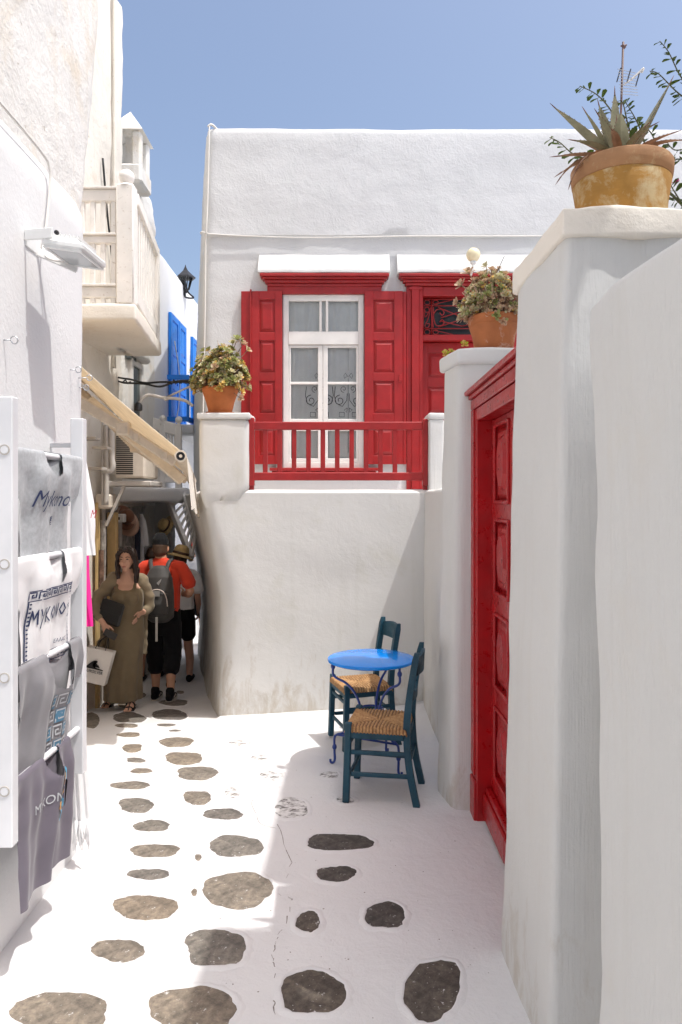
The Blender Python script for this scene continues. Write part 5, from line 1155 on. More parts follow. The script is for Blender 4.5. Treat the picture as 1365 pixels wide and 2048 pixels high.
def make_chair(label):
    """faces +x; origin on the floor below the seat"""
    t = thing('taverna_chair', label, 'chair', (0,0,0), 'taverna chairs at the cafe table')
    hw, hd = .185, .175
    for sy in (-1, 1):
        mb = MB(); mb.beam((hd + .01, sy*(hw + .005), 0), (hd - .005, sy*hw, .475), .04, .04, .005, up=(1,0,0)); mb.build('front_leg', M['chair'], t)
        mb = MB(); pts = [(-hd - .06, sy*(hw - .01), 0), (-hd - .015, sy*(hw - .02), .22), (-hd, sy*(hw - .022), .45), (-hd - .02, sy*(hw - .022), .66), (-hd - .06, sy*(hw - .022), .90)]
        P = spline(pts, 4); vs_ = []; fs_ = []
        for i, p in enumerate(P):
            for dx, dy in ((-.02,-.018),(.02,-.018),(.02,.018),(-.02,.018)): vs_.append((p.x + dx*(1 if i < len(P)-1 else .7), p.y + dy*(1 if i < len(P)-1 else .7), p.z))
        for i in range(len(P)-1): fs_ += [(i*4+j, i*4+(j+1) % 4, (i+1)*4+(j+1) % 4, (i+1)*4+j) for j in range(4)]
        fs_ += [(3,2,1,0), tuple(range(len(vs_)-4, len(vs_)))]; mb.add(vs_, fs_); mb.build('back_leg', M['chair'], t)
    for z0, z1, arch, xo in ((.60, .66, .0, -.015), (.765, .865, .022, -.045)):
        mb = MB()
        def slat(u, v, sg=0): 
            y = lerp(-hw + .025, hw - .025, u); bow = -.022*math.sin(math.pi*u); z = lerp(z0, z1 + arch*math.sin(math.pi*u), v); return Vector((-hd + xo + bow + sg - (z - .6)*.06, y, z))
        mb.grid(lambda u, v: slat(u, v, .009), 12, 2); mb.grid(lambda u, v: slat(u, v, -.009), 12, 2)
        for v in (0, 1): mb.grid(lambda u, w_: slat(u, v, .009 - .018*w_), 12, 1)
        mb.build('back_slat', M['chair'], t)
    for z in (.17, .30):
        for sy in (-1, 1):
            mb = MB(); mb.beam((hd - .02, sy*(hw - .0), z), (-hd - .02, sy*(hw - .015), z), .018, .026, .004); mb.build('stretcher', M['chair'], t)
    for x, z in ((hd - .002, .34), (hd - .004, .15), (-hd - .015, .25)):
        mb = MB(); mb.beam((x, -hw + .015, z), (x, hw - .015, z), .018, .026, .004); mb.build('stretcher', M['chair'], t)
    mb = MB()
    for sy in (-1, 1): mb.beam((hd - .015, sy*(hw), .402), (-hd + .015, sy*(hw - .01), .402), .024, .04, .004)
    mb.beam((hd, -hw + .018, .402), (hd, hw - .018, .402), .024, .04, .004); mb.beam((-hd, -hw + .03, .402), (-hd, hw - .03, .402), .024, .04, .004); mb.build('seat_frame', M['chair'], t)
    # rush seat: four woven triangles, each strand a ridge
    mb = MB(); n = 112
    def seat(u, v):
        x = lerp(-hd - .005, hd + .022, u); y = lerp(-hw - .012, hw + .012, v); a, b_ = u - .5, v - .5
        e = max(abs(a), abs(b_))*2; k = (a if abs(a) < abs(b_) else b_)
        ridge = .0036*math.sin(k*118) + .0018*nz((u*40, v*40, 0), 1); dip = -.012*(1 - e)
        diag = -.009*math.exp(-((abs(a) - abs(b_))/.02)**2)
        z = .462 + dip + ridge + diag + .012*(1 - e**8) - .012
        if e > .96: z -= .03*(e - .96)/.04
        return Vector((x, y, z))
    mb.grid(seat, n, n); mb.box(-hd, hd + .016, -hw - .007, hw + .007, .4215, .430); ro = mb.build('rush_seat', M['rush'], t, smooth='all')
    va = []
    for j in range(n + 1):
        for i in range(n + 1):
            a, b_ = i/n - .5, j/n - .5; k = a if abs(a) < abs(b_) else b_; va.append(.5 + .5*math.sin(k*118 + .6*nz((i*.1, j*.1, 0), 1)))
    ra = ro.data.attributes.new('strand', 'FLOAT', 'POINT'); ra.data.foreach_set('value', va + [.5]*(len(ro.data.vertices) - len(va)))
    return t
c1 = make_chair('teal taverna chair with rush seat in front of the blue table, back to the right'); c1.location = (.225, 4.47, gz(.22, 4.47)); c1.rotation_euler.z = R(169)
c2 = copy_tree(c1); c2['label'] = 'teal taverna chair with rush seat behind the blue table, against the wall'
c2.location = (.125, 5.46, gz(.12, 5.46)); c2.rotation_euler.z = R(197)
# ------------------------------------------------------------------ pots and plants
def pot(parent, c, r0, r1, h, rim, mat, rimmat=None, saucer=0, n=32):
    mb = MB(); mb.lathe([(0, 0), (r0, 0), (r0 + .003, .006), (lerp(r0, r1, .45), h*.45), (lerp(r0, r1, .88) , h - rim - .006), (r1*.955, h - rim), (r1*.985, h - rim + .006), (r1, h - rim*.5), (r1*1.005, h - .006), (r1*.98, h), (r1*.90, h - .004), (r1*.88, h - .03), (0, h - .03)], c, n)
    o = mb.build('pot', mat, parent, smooth=50)
    if rimmat:
        mb = MB(); mb.lathe([(r1*.94, h - rim - .004), (r1*.995, h - rim + .002), (r1*1.015, h - rim*.5), (r1*1.02, h - .004), (r1*.99, h + .004), (r1*.90, h + .002), (r1*.89, h - .02)], c, n); mb.build('rim', rimmat, parent, smooth=50)
    mb = MB(); mb.lathe([(0, h - .022), (r1*.885, h - .026)], c, n); mb.build('soil', M['soil'], parent)
    if saucer:
        mb = MB(); mb.lathe([(0, -.0), (saucer*.9, 0), (saucer, .018), (saucer*.97, .02), (saucer*.88, .006), (0, .006)], Vector(c) + Vector((0, 0, -.004)), n); mb.build('saucer', mat, parent, smooth=50)
    return o
def leaf_geo(mb, base, d, n, L, w, mi, curl=.3):
    d = d.normalized(); s_ = d.cross(n); s_ = s_.normalized() if s_.length > 1e-6 else d.orthogonal().normalized(); u = s_.cross(d)
    a = base; m1 = base + d*L*.45 + u*L*.06; m2 = base + d*L*.8 + u*L*.16*curl*3; t = base + d*L + u*L*.3*curl*2
    mb.add([a - s_*w*.18, a + s_*w*.18, m1 - s_*w*.42 + u*w*.1, m1 + s_*w*.42 + u*w*.1, m2 - s_*w*.5 + u*w*.12, m2 + s_*w*.5 + u*w*.12, t, m1 - u*w*.06, m2 - u*w*.04],
           [(0,1,7),(0,7,2),(1,3,7),(2,7,8,4),(7,3,5,8),(4,8,6),(8,5,6)], mi)
def rosette(mb, c, axis, r, rnd, mis, n=11):
    axis = axis.normalized(); a = axis.orthogonal().normalized(); b_ = axis.cross(a); mi = rnd.choice(mis); ph = rnd.uniform(0, 6.28)
    for k in range(n):
        t = ph + k*2.399; lay = k/n; el = lerp(.15, 1.15, lay); L = r*lerp(1.0, .55, lay)
        d = (a*math.cos(t) + b_*math.sin(t))*math.cos(el) + axis*math.sin(el)
        leaf_geo(mb, c + axis*r*.05*k/n, d, axis, L, L*.55, mi if rnd.random() < .75 else rnd.choice(mis))
def succulent(parent, c, R_, H, nros, rsize, mats, seed, mis, droop=None, cutx=None):
    rnd = random.Random(seed); mb = MB(); st = MB(); c = Vector(c)
    k = 0
    while k < nros:
        t = rnd.uniform(0, 6.28); ph = math.asin(rnd.uniform(-.12, 1)); rr = rnd.uniform(.55, 1.0)**.6
        d = Vector((math.cos(t)*math.cos(ph), math.sin(t)*math.cos(ph), math.sin(ph)))
        lump = 1 + .28*nz((d.x, d.y, d.z), 1.7, seed)
        p = c + Vector((d.x*R_*rr*lump, d.y*R_*rr*lump*.85, d.z*H*rr*lump + .01))
        if cutx and not cutx(p): k += 1; continue
        ax = (d + Vector((rnd.uniform(-.4, .4), rnd.uniform(-.4, .4), rnd.uniform(0, .6)))); rosette(mb, p, ax, rsize*rnd.uniform(.65, 1.25), rnd, mis)
        if rnd.random() < .5: st.tube([c + Vector((d.x*R_*.25, d.y*R_*.25, 0)), c.lerp(p, .6) + Vector((rnd.uniform(-.02, .02), rnd.uniform(-.02, .02), 0)), p], [.006, .004, .0025], 5)
        k += 1
    for p, ax, r_ in (droop or []):
        rosette(mb, Vector(p), Vector(ax), r_, rnd, mis); st.tube([c + Vector((0, 0, .01)), (c + Vector(p))/2 + Vector((0, 0, .02)), p], [.005, .004, .003], 5)
    f = mb.build('foliage', mats, parent, smooth=False); f['kind'] = 'stuff'
    s_ = st.build('stems', M['stem'], parent, smooth='all'); s_['kind'] = 'stuff'
# pot on the terrace pier
pc = Vector((wx(441, 6.44), 6.44, 2.562)); p3 = thing('succulent_pot', 'terracotta pot of green and yellow succulents on the terrace pier beside the shutters', 'potted plant', pc, 'potted succulents')
pot(p3, pc, .098, .158, .235, .05, M['terracotta'], saucer=.128)
SM = [M['succ_green'], M['succ_dark'], M['succ_yellow'], M['succ_pale'], M['succ_brown']]
dr = [(pc + Vector(v), a, r_) for v, a, r_ in (((-.21,-.02,.19), (-1,-.4,.3), .05), ((-.235,-.05,.24), (-1,-.5,.6), .045), ((-.2,-.06,.28), (-.6,-.5,.8), .05), ((.2,-.08,.19), (1,-.6,.1), .045), ((.19,-.1,.13), (.7,-.8,-.2), .045), ((.24,-.05,.34), (1,-.3,.3), .04), ((.15,.0,.66), (.2,-.4,1), .07), ((.2,.0,.62), (.5,-.5,.9), .06), ((.11,.02,.63), (-.1,-.4,1), .06), ((.24,-.02,.56), (.8,-.4,.6), .055), ((-.24,-.03,.38), (-.8,-.5,.6), .045), ((.02,-.15,.2), (0,-1,.2), .05))]
succulent(p3, pc + Vector((.0, 0, .25)), .25, .34, 420, .044, SM, 11, [0,0,0,1,2,2,3,3,4], dr)
st = MB(); st.tube([pc + Vector((.02,0,.4)), pc + Vector((.0,0,.55)), pc + Vector((-.025,0,.655))], [.004,.003,.002], 5); st.build('twig', M['stem'], p3, smooth='all')
# pot on the door pillar
pc = Vector((wx(988, 4.36), 4.36, 2.682)); p2p = thing('succulent_pot', 'salt stained terracotta pot of dry brownish succulents on the door pillar', 'potted plant', pc, 'potted succulents')
pot(p2p, pc, .108, .152, .215, .055, M['terracotta_salt'], saucer=.125)
dr = [(pc + Vector(v), a, r_) for v, a, r_ in (((-.2,-.03,.40), (-.7,-.5,.6), .05), ((-.16,-.06,.46), (-.3,-.6,.8), .055), ((-.22,-.02,.3), (-1,-.4,.2), .04), ((-.02,-.16,.19), (0,-1,0), .04), ((.02,-.165,.15), (0,-1,-.2), .035))]
succulent(p2p, pc + Vector((.01, 0, .22)), .20, .26, 330, .034, SM, 23, [4,4,4,3,3,3,0,2], dr)
st = MB(); st.tube([pc + Vector((.0,0,.3)), pc + Vector((.0,-.02,.45)), pc + Vector((.06,-.02,.58))], [.004,.003,.002], 5); st.build('twig', M['rubber'], p2p, smooth='all')
st = MB()
for k in range(60):
    rnd = random.Random(k); t = rnd.uniform(0, 6.28); a = pc + Vector((.1*math.cos(t), .1*math.sin(t), .2)); b_ = pc + Vector((.19*math.cos(t), .17*math.sin(t), rnd.uniform(.22, .4))); st.tube([a, a.lerp(b_, .5) + Vector((0, 0, .04)), b_], [.004, .0035, .002], 4)
so_ = st.build('dry_stems', plain('bleached stem', (.42,.28,.2), .8, var=.3), p2p, smooth='all'); so_['kind'] = 'stuff'
for lab, c, r_ in (('small fresh green succulent rosette on the edge of the door pillar', W(929, 690, 4.25), .033), ('pair of yellow green succulent rosettes growing from the pillar side', W(892, 709, 4.42), .036)):
    o = thing('succulent_rosette', lab, 'succulent', c, 'small rosettes on the door pillar'); mb = MB(); rnd = random.Random(5)
    rosette(mb, c, Vector((-.2, -1, .6)), r_, rnd, [0, 0, 1], 14)
    if 'pair' in lab: rosette(mb, c + Vector((.03, -.01, .012)), Vector((.2, -.7, .8)), r_*.8, rnd, [0, 1], 12); mb.tube([c, c + Vector((.05, 0, -.04))], .004, 5, mi=0)
    mb.build('leaves', [M['succ_bright'], M['succ_yellow']], o)

# big agave pot on the corner pillar
pc = Vector((wx(1243, 2.52), 2.52, 2.702)); ag = thing('agave_pot', 'large ochre stained terracotta pot with an agave on the corner pillar', 'potted plant', pc)
pot(ag, pc, .138, .166, .25, .055, M['terracotta_ochre'], M['terracotta_rim'], n=48)
def agave_leaf(base, az, el, L, w, bend, dry=False, twist=0.):
    base = Vector(base); h = Vector((math.cos(az), math.sin(az), 0)); sd_ = Vector((-math.sin(az), math.cos(az), 0)); n = 12; vs_ = []; p = base.copy(); e = el
    for i in range(n+1):
        t = i/n; wd = w*(.75 + .5*t*(1-t)*2)*max(0.0, (1 - t**2.2))**.8 if t < 1 else 0; wd = max(wd, .002)
        d = h*math.cos(e) + Vector((0,0,1))*math.sin(e); u = sd_.cross(d)*-1; u.normalize()
        th = wd*.22*(1 - t*.6); s2 = (sd_*math.cos(twist*t) + u*math.sin(twist*t))
        vs_ += [p - s2*wd/2 + u*wd*.12, p - u*th*.2, p + s2*wd/2 + u*wd*.12, p - u*(th + .002)]
        p = p + d*(L/n); e += bend/n
    fs_ = [(i*4+j, i*4+(j+1) % 4, (i+1)*4+(j+1) % 4, (i+1)*4+j) for i in range(n) for j in range(4)]
    mb = MB(); mb.add(vs_, fs_); tip = (vs_[-4] + vs_[-2])/2
    dd = (vs_[-3] - vs_[-7]).normalized(); mb.tube([tip - dd*.012, tip + dd*.01, tip + dd*.022], [.0026, .0016, .0005], 5, mi=1)
    for i in range(2, n-1):                                   # marginal spines
        for sg, k in ((-1, 0), (1, 2)):
            q_ = vs_[i*4+k]; mb.add([q_, q_ + dd*.008, q_ + sd_*sg*.003 + dd*.004], [(0,1,2)], 1)
    mb.build('leaf', [M['agave_dry'] if dry else M['agave'], M['agave_edge']], ag, smooth=60)
b0 = pc + Vector((0, -.02, .28))
import math as _m
for az, el, L, w, bend, dry in [(R(176), R(42), .265, .062, R(2), 0), (R(95), R(84), .25, .05, R(6), 0), (R(4), R(60), .31, .06, R(2), 0), (R(250), R(72), .13, .06, R(18), 0), (R(215), R(62), .15, .034, R(-30), 0),
    (R(300), R(55), .12, .036, R(-60), 0), (R(200), R(20), .17, .034, R(-25), 0), (R(340), R(25), .17, .032, R(-35), 1), (R(20), R(35), .13, .04, R(-70), 1), (R(185), R(5), .2, .03, R(-15), 1), (R(190), R(-5), .215, .028, R(-35), 1),
    (R(178), R(12), .21, .03, R(-75), 1), (R(195), R(2), .22, .024, R(-80), 1), (R(205), R(8), .19, .026, R(-70), 1), (R(240), R(30), .14, .03, R(-45), 1), (R(280), R(28), .13, .03, R(-30), 0), (R(320), R(20), .15, .026, R(-20), 1), (R(230), R(80), .11, .03, R(10), 0), (R(60), R(60), .14, .036, R(-20), 0), (R(140), R(50), .15, .034, R(-20), 1), (R(210), R(58), .17, .05, R(10), 0), (R(160), R(68), .2, .045, R(-8), 0)]:
    agave_leaf(b0 + Vector((.03*math.cos(az) - .01, .03*math.sin(az), 0)), az, el, L, w, bend, bool(dry))

# bougainvillea climbing behind the pillar
bo = thing('bougainvillea', 'bougainvillea sprigs with small green leaves around the agave pot', 'climbing plant', (1.6, 3.05, 2.0))
sm_ = MB(); lf = MB(); rnd = random.Random(3)
def sprig(pix, Y0, Y1, n=22, size=.044, r_=.004):
    pts = spline([W(px, py, lerp(Y0, Y1, i/(len(pix)-1))) for i, (px, py) in enumerate(pix)], 8); k = len(pts)
    sm_.tube(pts, [lerp(r_, r_*.35, i/(k-1)) for i in range(k)], 5)
    for j in range(n):
        t = (j + .6)/n; i = min(int(t*(k-1)), k-2); p = pts[i].lerp(pts[i+1], t*(k-1) - i); d = (pts[i+1] - pts[i]).normalized()
        out = Vector((rnd.uniform(-1, 1), rnd.uniform(-1, 1), rnd.uniform(-.9, .5))).normalized(); out = (out - d*out.dot(d)).normalized()*.9 + d*.5 + Vector((0, 0, -.35)); L = size*lerp(1.15, .45, t)*rnd.uniform(.7, 1.2)
        leaf_geo(lf, p + out*.008, out, Vector((rnd.uniform(-.3, .3), rnd.uniform(-.3, .3), 1)), L, L*.62, 0 if rnd.random() > .03 else 0, .15)
        sm_.tube([p, p + out.normalized()*.01], .0012, 4)
sprig([(1420, 210), (1385, 180), (1360, 150), (1338, 105), (1320, 82)], 3.0, 2.95, 26)
sprig([(1420, 240), (1380, 205), (1350, 180), (1318, 148), (1300, 142)], 3.0, 2.9, 22)
sprig([(1275, 300), (1258, 255), (1248, 212), (1242, 200)], 2.95, 2.9, 14)
sprig([(1260, 290), (1225, 225), (1195, 190), (1160, 172)], 2.95, 2.9, 22)
sprig([(1240, 330), (1190, 320), (1150, 310), (1120, 285), (1100, 275)], 2.95, 2.8, 22)
sprig([(1300, 330), (1285, 270), (1270, 235), (1252, 205)], 2.95, 2.9, 18)
sprig([(1420, 330), (1385, 300), (1350, 300), (1335, 285)], 2.9, 2.85, 16, .04)
sprig([(1420, 400), (1380, 330), (1355, 318), (1342, 330)], 2.9, 2.85, 16, .04)
sprig([(1400, 460), (1360, 400), (1342, 370), (1330, 345)], 2.9, 2.85, 18, .042)
sprig([(1420, 440), (1375, 405), (1340, 395), (1330, 380)], 2.9, 2.85, 14, .042)
sprig([(1330, 330), (1305, 270), (1290, 255)], 2.95, 2.9, 12)
sm_.tube(spline([(1.55, 3.0, -.1), (1.58, 3.02, 1.2), (1.55, 3.0, 2.4), (1.5, 3.0, 2.9), (1.62, 3.0, 3.3)], 6), [.03]*6 + [.025]*6 + [.02]*6 + [.014]*7, 7)
sm_.tube(spline([(1.5, 3.0, 2.9), (1.35, 2.98, 3.05), (1.22, 2.96, 3.12), (1.12, 2.95, 3.15)], 5), .006, 6)
f = lf.build('leaves', [M['boug']], bo); f['kind'] = 'stuff'; s_ = sm_.build('stems', M['boug_stem'], bo, smooth='all'); s_['kind'] = 'stuff'
mb = MB(); c = W(1353, 366, 2.88); rosette(mb, c, Vector((-.3, -.6, .4)), .02, rnd, [0], 6); mb.build('bract', M['boug_pink'], bo)

# globe lamp over the terrace door and aerial on the roof
gl = thing('globe_lamp', 'small cream glass globe lamp above the terrace door', 'lamp', W(947, 510, 7.36))
c = W(947, 510, 7.36); mb = MB(); mb.ball(c, .072, n=24); mb.build('globe', M['globe'], gl, smooth='all')
mb = MB(); mb.tube(spline([c + Vector((0, 0, -.06)), c + Vector((-.005, .03, -.14)), c + Vector((0, .15, -.17)), c + Vector((0, .25, -.16))], 4), .012, 7); mb.lathe([(.03, -.01), (.035, .015)], c + Vector((0, 0, -.08)), 12); mb.build('stem', M['white_plastic'], gl, smooth='all')
an = thing('tv_aerial', 'thin rusty television aerial mast standing on the roof behind the agave', 'aerial', (wx(1245, 9), 9, 5.6))
yA = 9.0; mb = MB(); mb.tube([W(1240, 300, yA), W(1242, 240, yA), W(1247, 84, yA)], .014, 6); mb.tube([W(1242, 92, yA), W(1254, 90, yA)], .01, 5); mb.tube([W(1245, 90, yA), W(1251, 96, yA)], .02, 5); mb.build('mast', plain('rusty mast', (.10,.05,.04), .6), an, smooth='all')
mb = MB(); mb.tube([W(1243, 172, yA), W(1255, 165, yA), W(1268, 155, yA), W(1288, 138, yA)], .009, 5); mb.tube(spline([W(1262, 160, yA), W(1275, 148, yA), W(1288, 136, yA), W(1284, 145, yA)], 4), .012, 5); mb.build('boom', M['grey_metal'], an, smooth='all')
for k in range(9):
    mb = MB(); o_ = k*4; a = W(1236 + k*.6, 138 + k*6.2, yA - .2); b_ = W(1272 + k*.6, 146 + k*5.6, yA + .2); mb.tube([a, b_], .0035, 4); mb.build('reflector_rod', M['rod'] if 'rod' in M else M.setdefault('rod', plain('grey rod', (.2,.2,.2), .5)), an)
for px, py in ((1238, 150), (1258, 152), (1276, 158)):
    mb = MB(); mb.tube([W(px - 4, py + 14, yA), W(px + 4, py - 14, yA)], .008, 5); mb.build('element', M['black_iron'], an)
# ------------------------------------------------------------------ people
def finger_set(mb, palm, along, across, down, L=.075, r=.0082, curl=.9, thumb=1):
    """four fingers and a thumb from the palm centre; 'along' points to the finger tips"""
    for k in range(4):
        b0_ = palm + along*.042 + across*((k - 1.5)*.019); ln_ = L*(.86, 1.0, .95, .76)[k]; d = along.copy(); p = b0_.copy(); pts = [p.copy()]
        for j in range(3): d = (d + down*curl*.55).normalized(); p = p + d*ln_/3; pts.append(p.copy())
        mb.chain(pts, [r, r*.97, r*.9, r*.75], side=across, n=8)
    b0_ = palm + across*(thumb*.036) - along*.012; pts = [b0_, b0_ + across*thumb*.022 + along*.026 + down*.008, b0_ + across*thumb*.026 + along*.055 + down*.022]; mb.chain(pts, [r*1.2, r*1.1, r*.85], side=along, n=8)
def sandal(parent, c, yaw, mats):
    mb = MB(); mb.M = Matrix.Translation(c) @ Matrix.Rotation(yaw, 4, 'Z')
    mb.lathe([(0, 0), (.05, 0), (.05, .014), (0, .014)], n=16)
    for i in range(len(mb.v)): pass
    mb2 = MB(); mb2.M = mb.M
    mb2.add([(.046*math.cos(t)*(1 if math.sin(t) > 0 else .86), .125*math.sin(t), z) for z in (0, .014) for t in [k*math.pi/10 for k in range(20)]], [tuple(range(20)), tuple(range(39, 19, -1))] + [(k, (k+1) % 20, 20 + (k+1) % 20, 20 + k) for k in range(20)])
    mb2.tube(spline([(-.045, -.05, .012), (-.02, -.055, .05), (.02, -.055, .05), (.045, -.05, .012)], 4), .007, 6); mb2.tube(spline([(-.045, .03, .012), (-.03, .02, .075), (.03, .02, .075), (.045, .03, .012)], 4), .007, 6); mb2.tube(spline([(0, -.1, .012), (0, -.08, .04), (.0, -.03, .06), (0, .02, .075)], 4), .006, 6)
    return mb2.build('sandal', M['black_leather'], parent, smooth=True)

# woman in the olive dress, walking toward the camera
wo = Vector((-2.125, 7.25, gz(-2.125, 7.25))); Lw = lambda x, y, z: wo + Vector((x, y, z))
wm = thing('person', 'person with dark hair in a long olive dress carrying a white paper bag', 'person', wo, 'people walking in the alley')
b = MB()
hc = Lw(-.045, -.03, 1.50)
b.ball(hc + Vector((0, .012, .02)), .076, .092, .096, 20); b.chain([hc + Vector((0, -.03, -.015)), hc + Vector((0, -.045, -.06)), hc + Vector((0, -.052, -.098))], [(.062, .05), (.05, .044), (.022, .02)])      # skull, jaw
b.chain([hc + Vector((0, -.078, .012)), hc + Vector((0, -.094, -.02)), hc + Vector((0, -.10, -.034))], [(.008, .007), (.011, .009), (.013, .008)], n=8)                                                             # nose
for sg in (-1, 1): b.ball(hc + Vector((sg*.078, .012, -.01)), .009, .018, .028, 8); b.ball(hc + Vector((sg*.035, -.07, -.028)), .022, .016, .02, 10)
b.chain([Lw(-.05, .015, 1.36), Lw(-.055, .02, 1.43)], [(.052, .052), (.05, .052)]); b.chain([Lw(-.055, .03, 1.22), Lw(-.055, .025, 1.30), Lw(-.052, .02, 1.37)], [(.145, .085), (.10, .07), (.052, .052)])
b.chain([Lw(-.19, .0, 1.285), Lw(-.055, .03, 1.30), Lw(.075, .05, 1.27)], [(.05, .05), (.06, .055), (.05, .05)], side=(0,1,0)); b.chain([Lw(-.05, .02, .75), Lw(-.05, .02, 1.0), Lw(-.05, .02, 1.22)], [(.14, .1), (.12, .09), (.14, .09)])
b.chain([Lw(-.21, .0, 1.27), Lw(-.30, -.03, 1.16), Lw(-.365, -.05, 1.05)], [.047, .043, .038]); b.chain([Lw(-.365, -.05, 1.05), Lw(-.31, -.13, .985), Lw(-.245, -.20, .93), Lw(-.21, -.225, .895)], [.04, .038, .03, .026])
hp = Lw(-.19, -.235, .86); al = Vector((.25, -.1, -1)).normalized(); ac_ = Vector((1, -.3, .25)).normalized(); b.chain([Lw(-.215, -.222, .90), hp, hp + al*.045], [(.026, .02), (.04, .017), (.038, .014)], side=tuple(ac_)); finger_set(b, hp, al, ac_, Vector((.35, .9, .1)).normalized(), curl=1.1)
b.chain([Lw(.085, .055, 1.26), Lw(.13, .1, 1.12), Lw(.13, .12, 1.0)], [.045, .042, .036]); b.chain([Lw(.13, .12, 1.0), Lw(.105, .04, .975), Lw(.085, -.03, .965)], [.037, .032, .025]); hq = Lw(.08, -.075, .955); b.chain([Lw(.085, -.03, .965), hq], [(.024, .02), (.018, .036)], side=(1,0,0)); finger_set(b, hq, Vector((-.1, -.6, -.75)).normalized(), Vector((.1, -.7, .6)).normalized(), Vector((-.9, 0, -.2)).normalized(), L=.065)
fA_, fB_ = Lw(.0, -.07, .0), Lw(-.34, .30, .0); fA_.z = gzn(fA_.x, fA_.y); fB_.z = gzn(fB_.x, fB_.y)
for f_, k_ in ((fA_, Lw(-.03, .0, .45)), (fB_, Lw(-.16, .06, .45))):
    b.chain([Lw(-.06 if f_ is fA_ else -.1, .02, .8), k_, f_ + Vector((0, .05, .1)), f_ + Vector((0, .045, .05))], [.075, .055, .034, .036]); b.chain([f_ + Vector((0, .07, .045)), f_ + Vector((0, -.02, .04)), f_ + Vector((.0, -.085, .028))], [(.032, .034), (.038, .026), (.036, .015)], side=(1,0,0))
    for k in range(5): b.chain([f_ + Vector(((k - 2)*.015, -.085, .026)), f_ + Vector(((k - 2)*.016, -.112, .022))], [.009, .007], n=8)
skin_obj('body', b, .0062, M['skin'], wm, 3)
for f_, yaw in ((fA_, .12), (fB_, -.1)): sandal(wm, f_ + Vector((0, -.01, .0)), yaw, None)
# face details
for nm, mt, items in (('eyes', 'eye', [(-.031, -.088, .012, .0125, .006, .0058), (.031, -.088, .012, .0125, .006, .0058)]), ('mouth', 'lip', [(0, -.094, -.062, .022, .008, .0065)])):
    mb = MB()
    for x, y, z, rx_2, ry_2, rz_2 in items: mb.ball(hc + Vector((x, y, z)), rx_2, ry_2, rz_2, 10)
    mb.build(nm, M[mt], wm, smooth='all')
mb = MB()
for sg in (-1, 1): mb.tube([hc + Vector((sg*.014, -.094, .030)), hc + Vector((sg*.034, -.09, .036)), hc + Vector((sg*.052, -.076, .028))], [.0035, .004, .002], 6)
mb.build('eyebrows', M['hair'], wm, smooth='all')
h = MB(); h.ball(hc + Vector((0, .035, .045)), .09, .095, .09, 20); h.ball(hc + Vector((0, .05, -.01)), .09, .08, .10, 16)
h.chain([hc + Vector((-.03, -.06, .105)), hc + Vector((-.075, -.045, .06)), hc + Vector((-.088, -.02, -.02)), hc + Vector((-.085, -.02, -.10)), hc + Vector((-.075, -.04, -.175))], [(.024, .02), (.022, .03), (.02, .034), (.026, .034), (.02, .024)], side=(1,0,0))
h.chain([hc + Vector((.03, -.06, .105)), hc + Vector((.075, -.045, .06)), hc + Vector((.09, -.015, -.02)), hc + Vector((.10, -.01, -.12)), hc + Vector((.105, -.03, -.215))], [(.024, .02), (.022, .03), (.022, .036), (.032, .04), (.022, .026)], side=(1,0,0))
h.chain([hc + Vector((0, .09, .02)), hc + Vector((0, .1, -.08)), hc + Vector((.01, .1, -.17))], [(.08, .05), (.085, .045), (.07, .03)], side=(1,0,0)); h.ball(hc + Vector((0, -.055, .098)), .045, .03, .022, 12)
skin_obj('hair', h, .007, M['hair'], wm, 2, fold=lambda p, n: p + n*.004*math.sin(p.x*260 + 3*math.sin(p.z*20)))
d = MB()
rings = [(1.215, -.05, .035, .15, .095), (1.18, -.05, .022, .158, .105), (1.10, -.045, .012, .158, .12), (1.0, -.045, .015, .142, .112), (.92, -.05, .02, .15, .115), (.80, -.065, .025, .175, .13), (.62, -.09, .035, .185, .145), (.42, -.105, .05, .185, .165), (.22, -.11, .06, .18, .18), (.09, -.11, .06, .178, .185)]
n = 56; vs_ = []
for i, (z, cx_, cy_, rx2, ry2) in enumerate(rings):
    for j in range(n):
        t = 2*math.pi*j/n; k = 1 + (.075*sm((.9 - z)/.7))*math.sin(9*t + 1.1*math.sin(z*6)) + .02*math.sin(4*t + z*9); vs_.append(Lw(cx_ + rx2*k*math.cos(t), cy_ + ry2*k*math.sin(t), z))
fs_ = [(i*n+j, i*n+(j+1) % n, (i+1)*n+(j+1) % n, (i+1)*n+j) for i in range(len(rings)-1) for j in range(n)] + [tuple(range(n)), tuple(range((len(rings)-1)*n, len(rings)*n))]
d.add(vs_, fs_)
for sg in (-1, 1): d.chain([Lw(-.055 + sg*.085, -.06, 1.19), Lw(-.055 + sg*.085, .0, 1.285), Lw(-.055 + sg*.08, .07, 1.24)], [(.022, .014), (.024, .016), (.03, .02)], n=10)
for sg in (-1, 1): d.ball(Lw(-.05 + sg*.06, -.07, 1.115), .08, .045, .07, 12)
skin_obj('dress', d, .009, M['olive'], wm, 2, fold=lambda p, n: p + n*.004*nz(p, 9, 2))
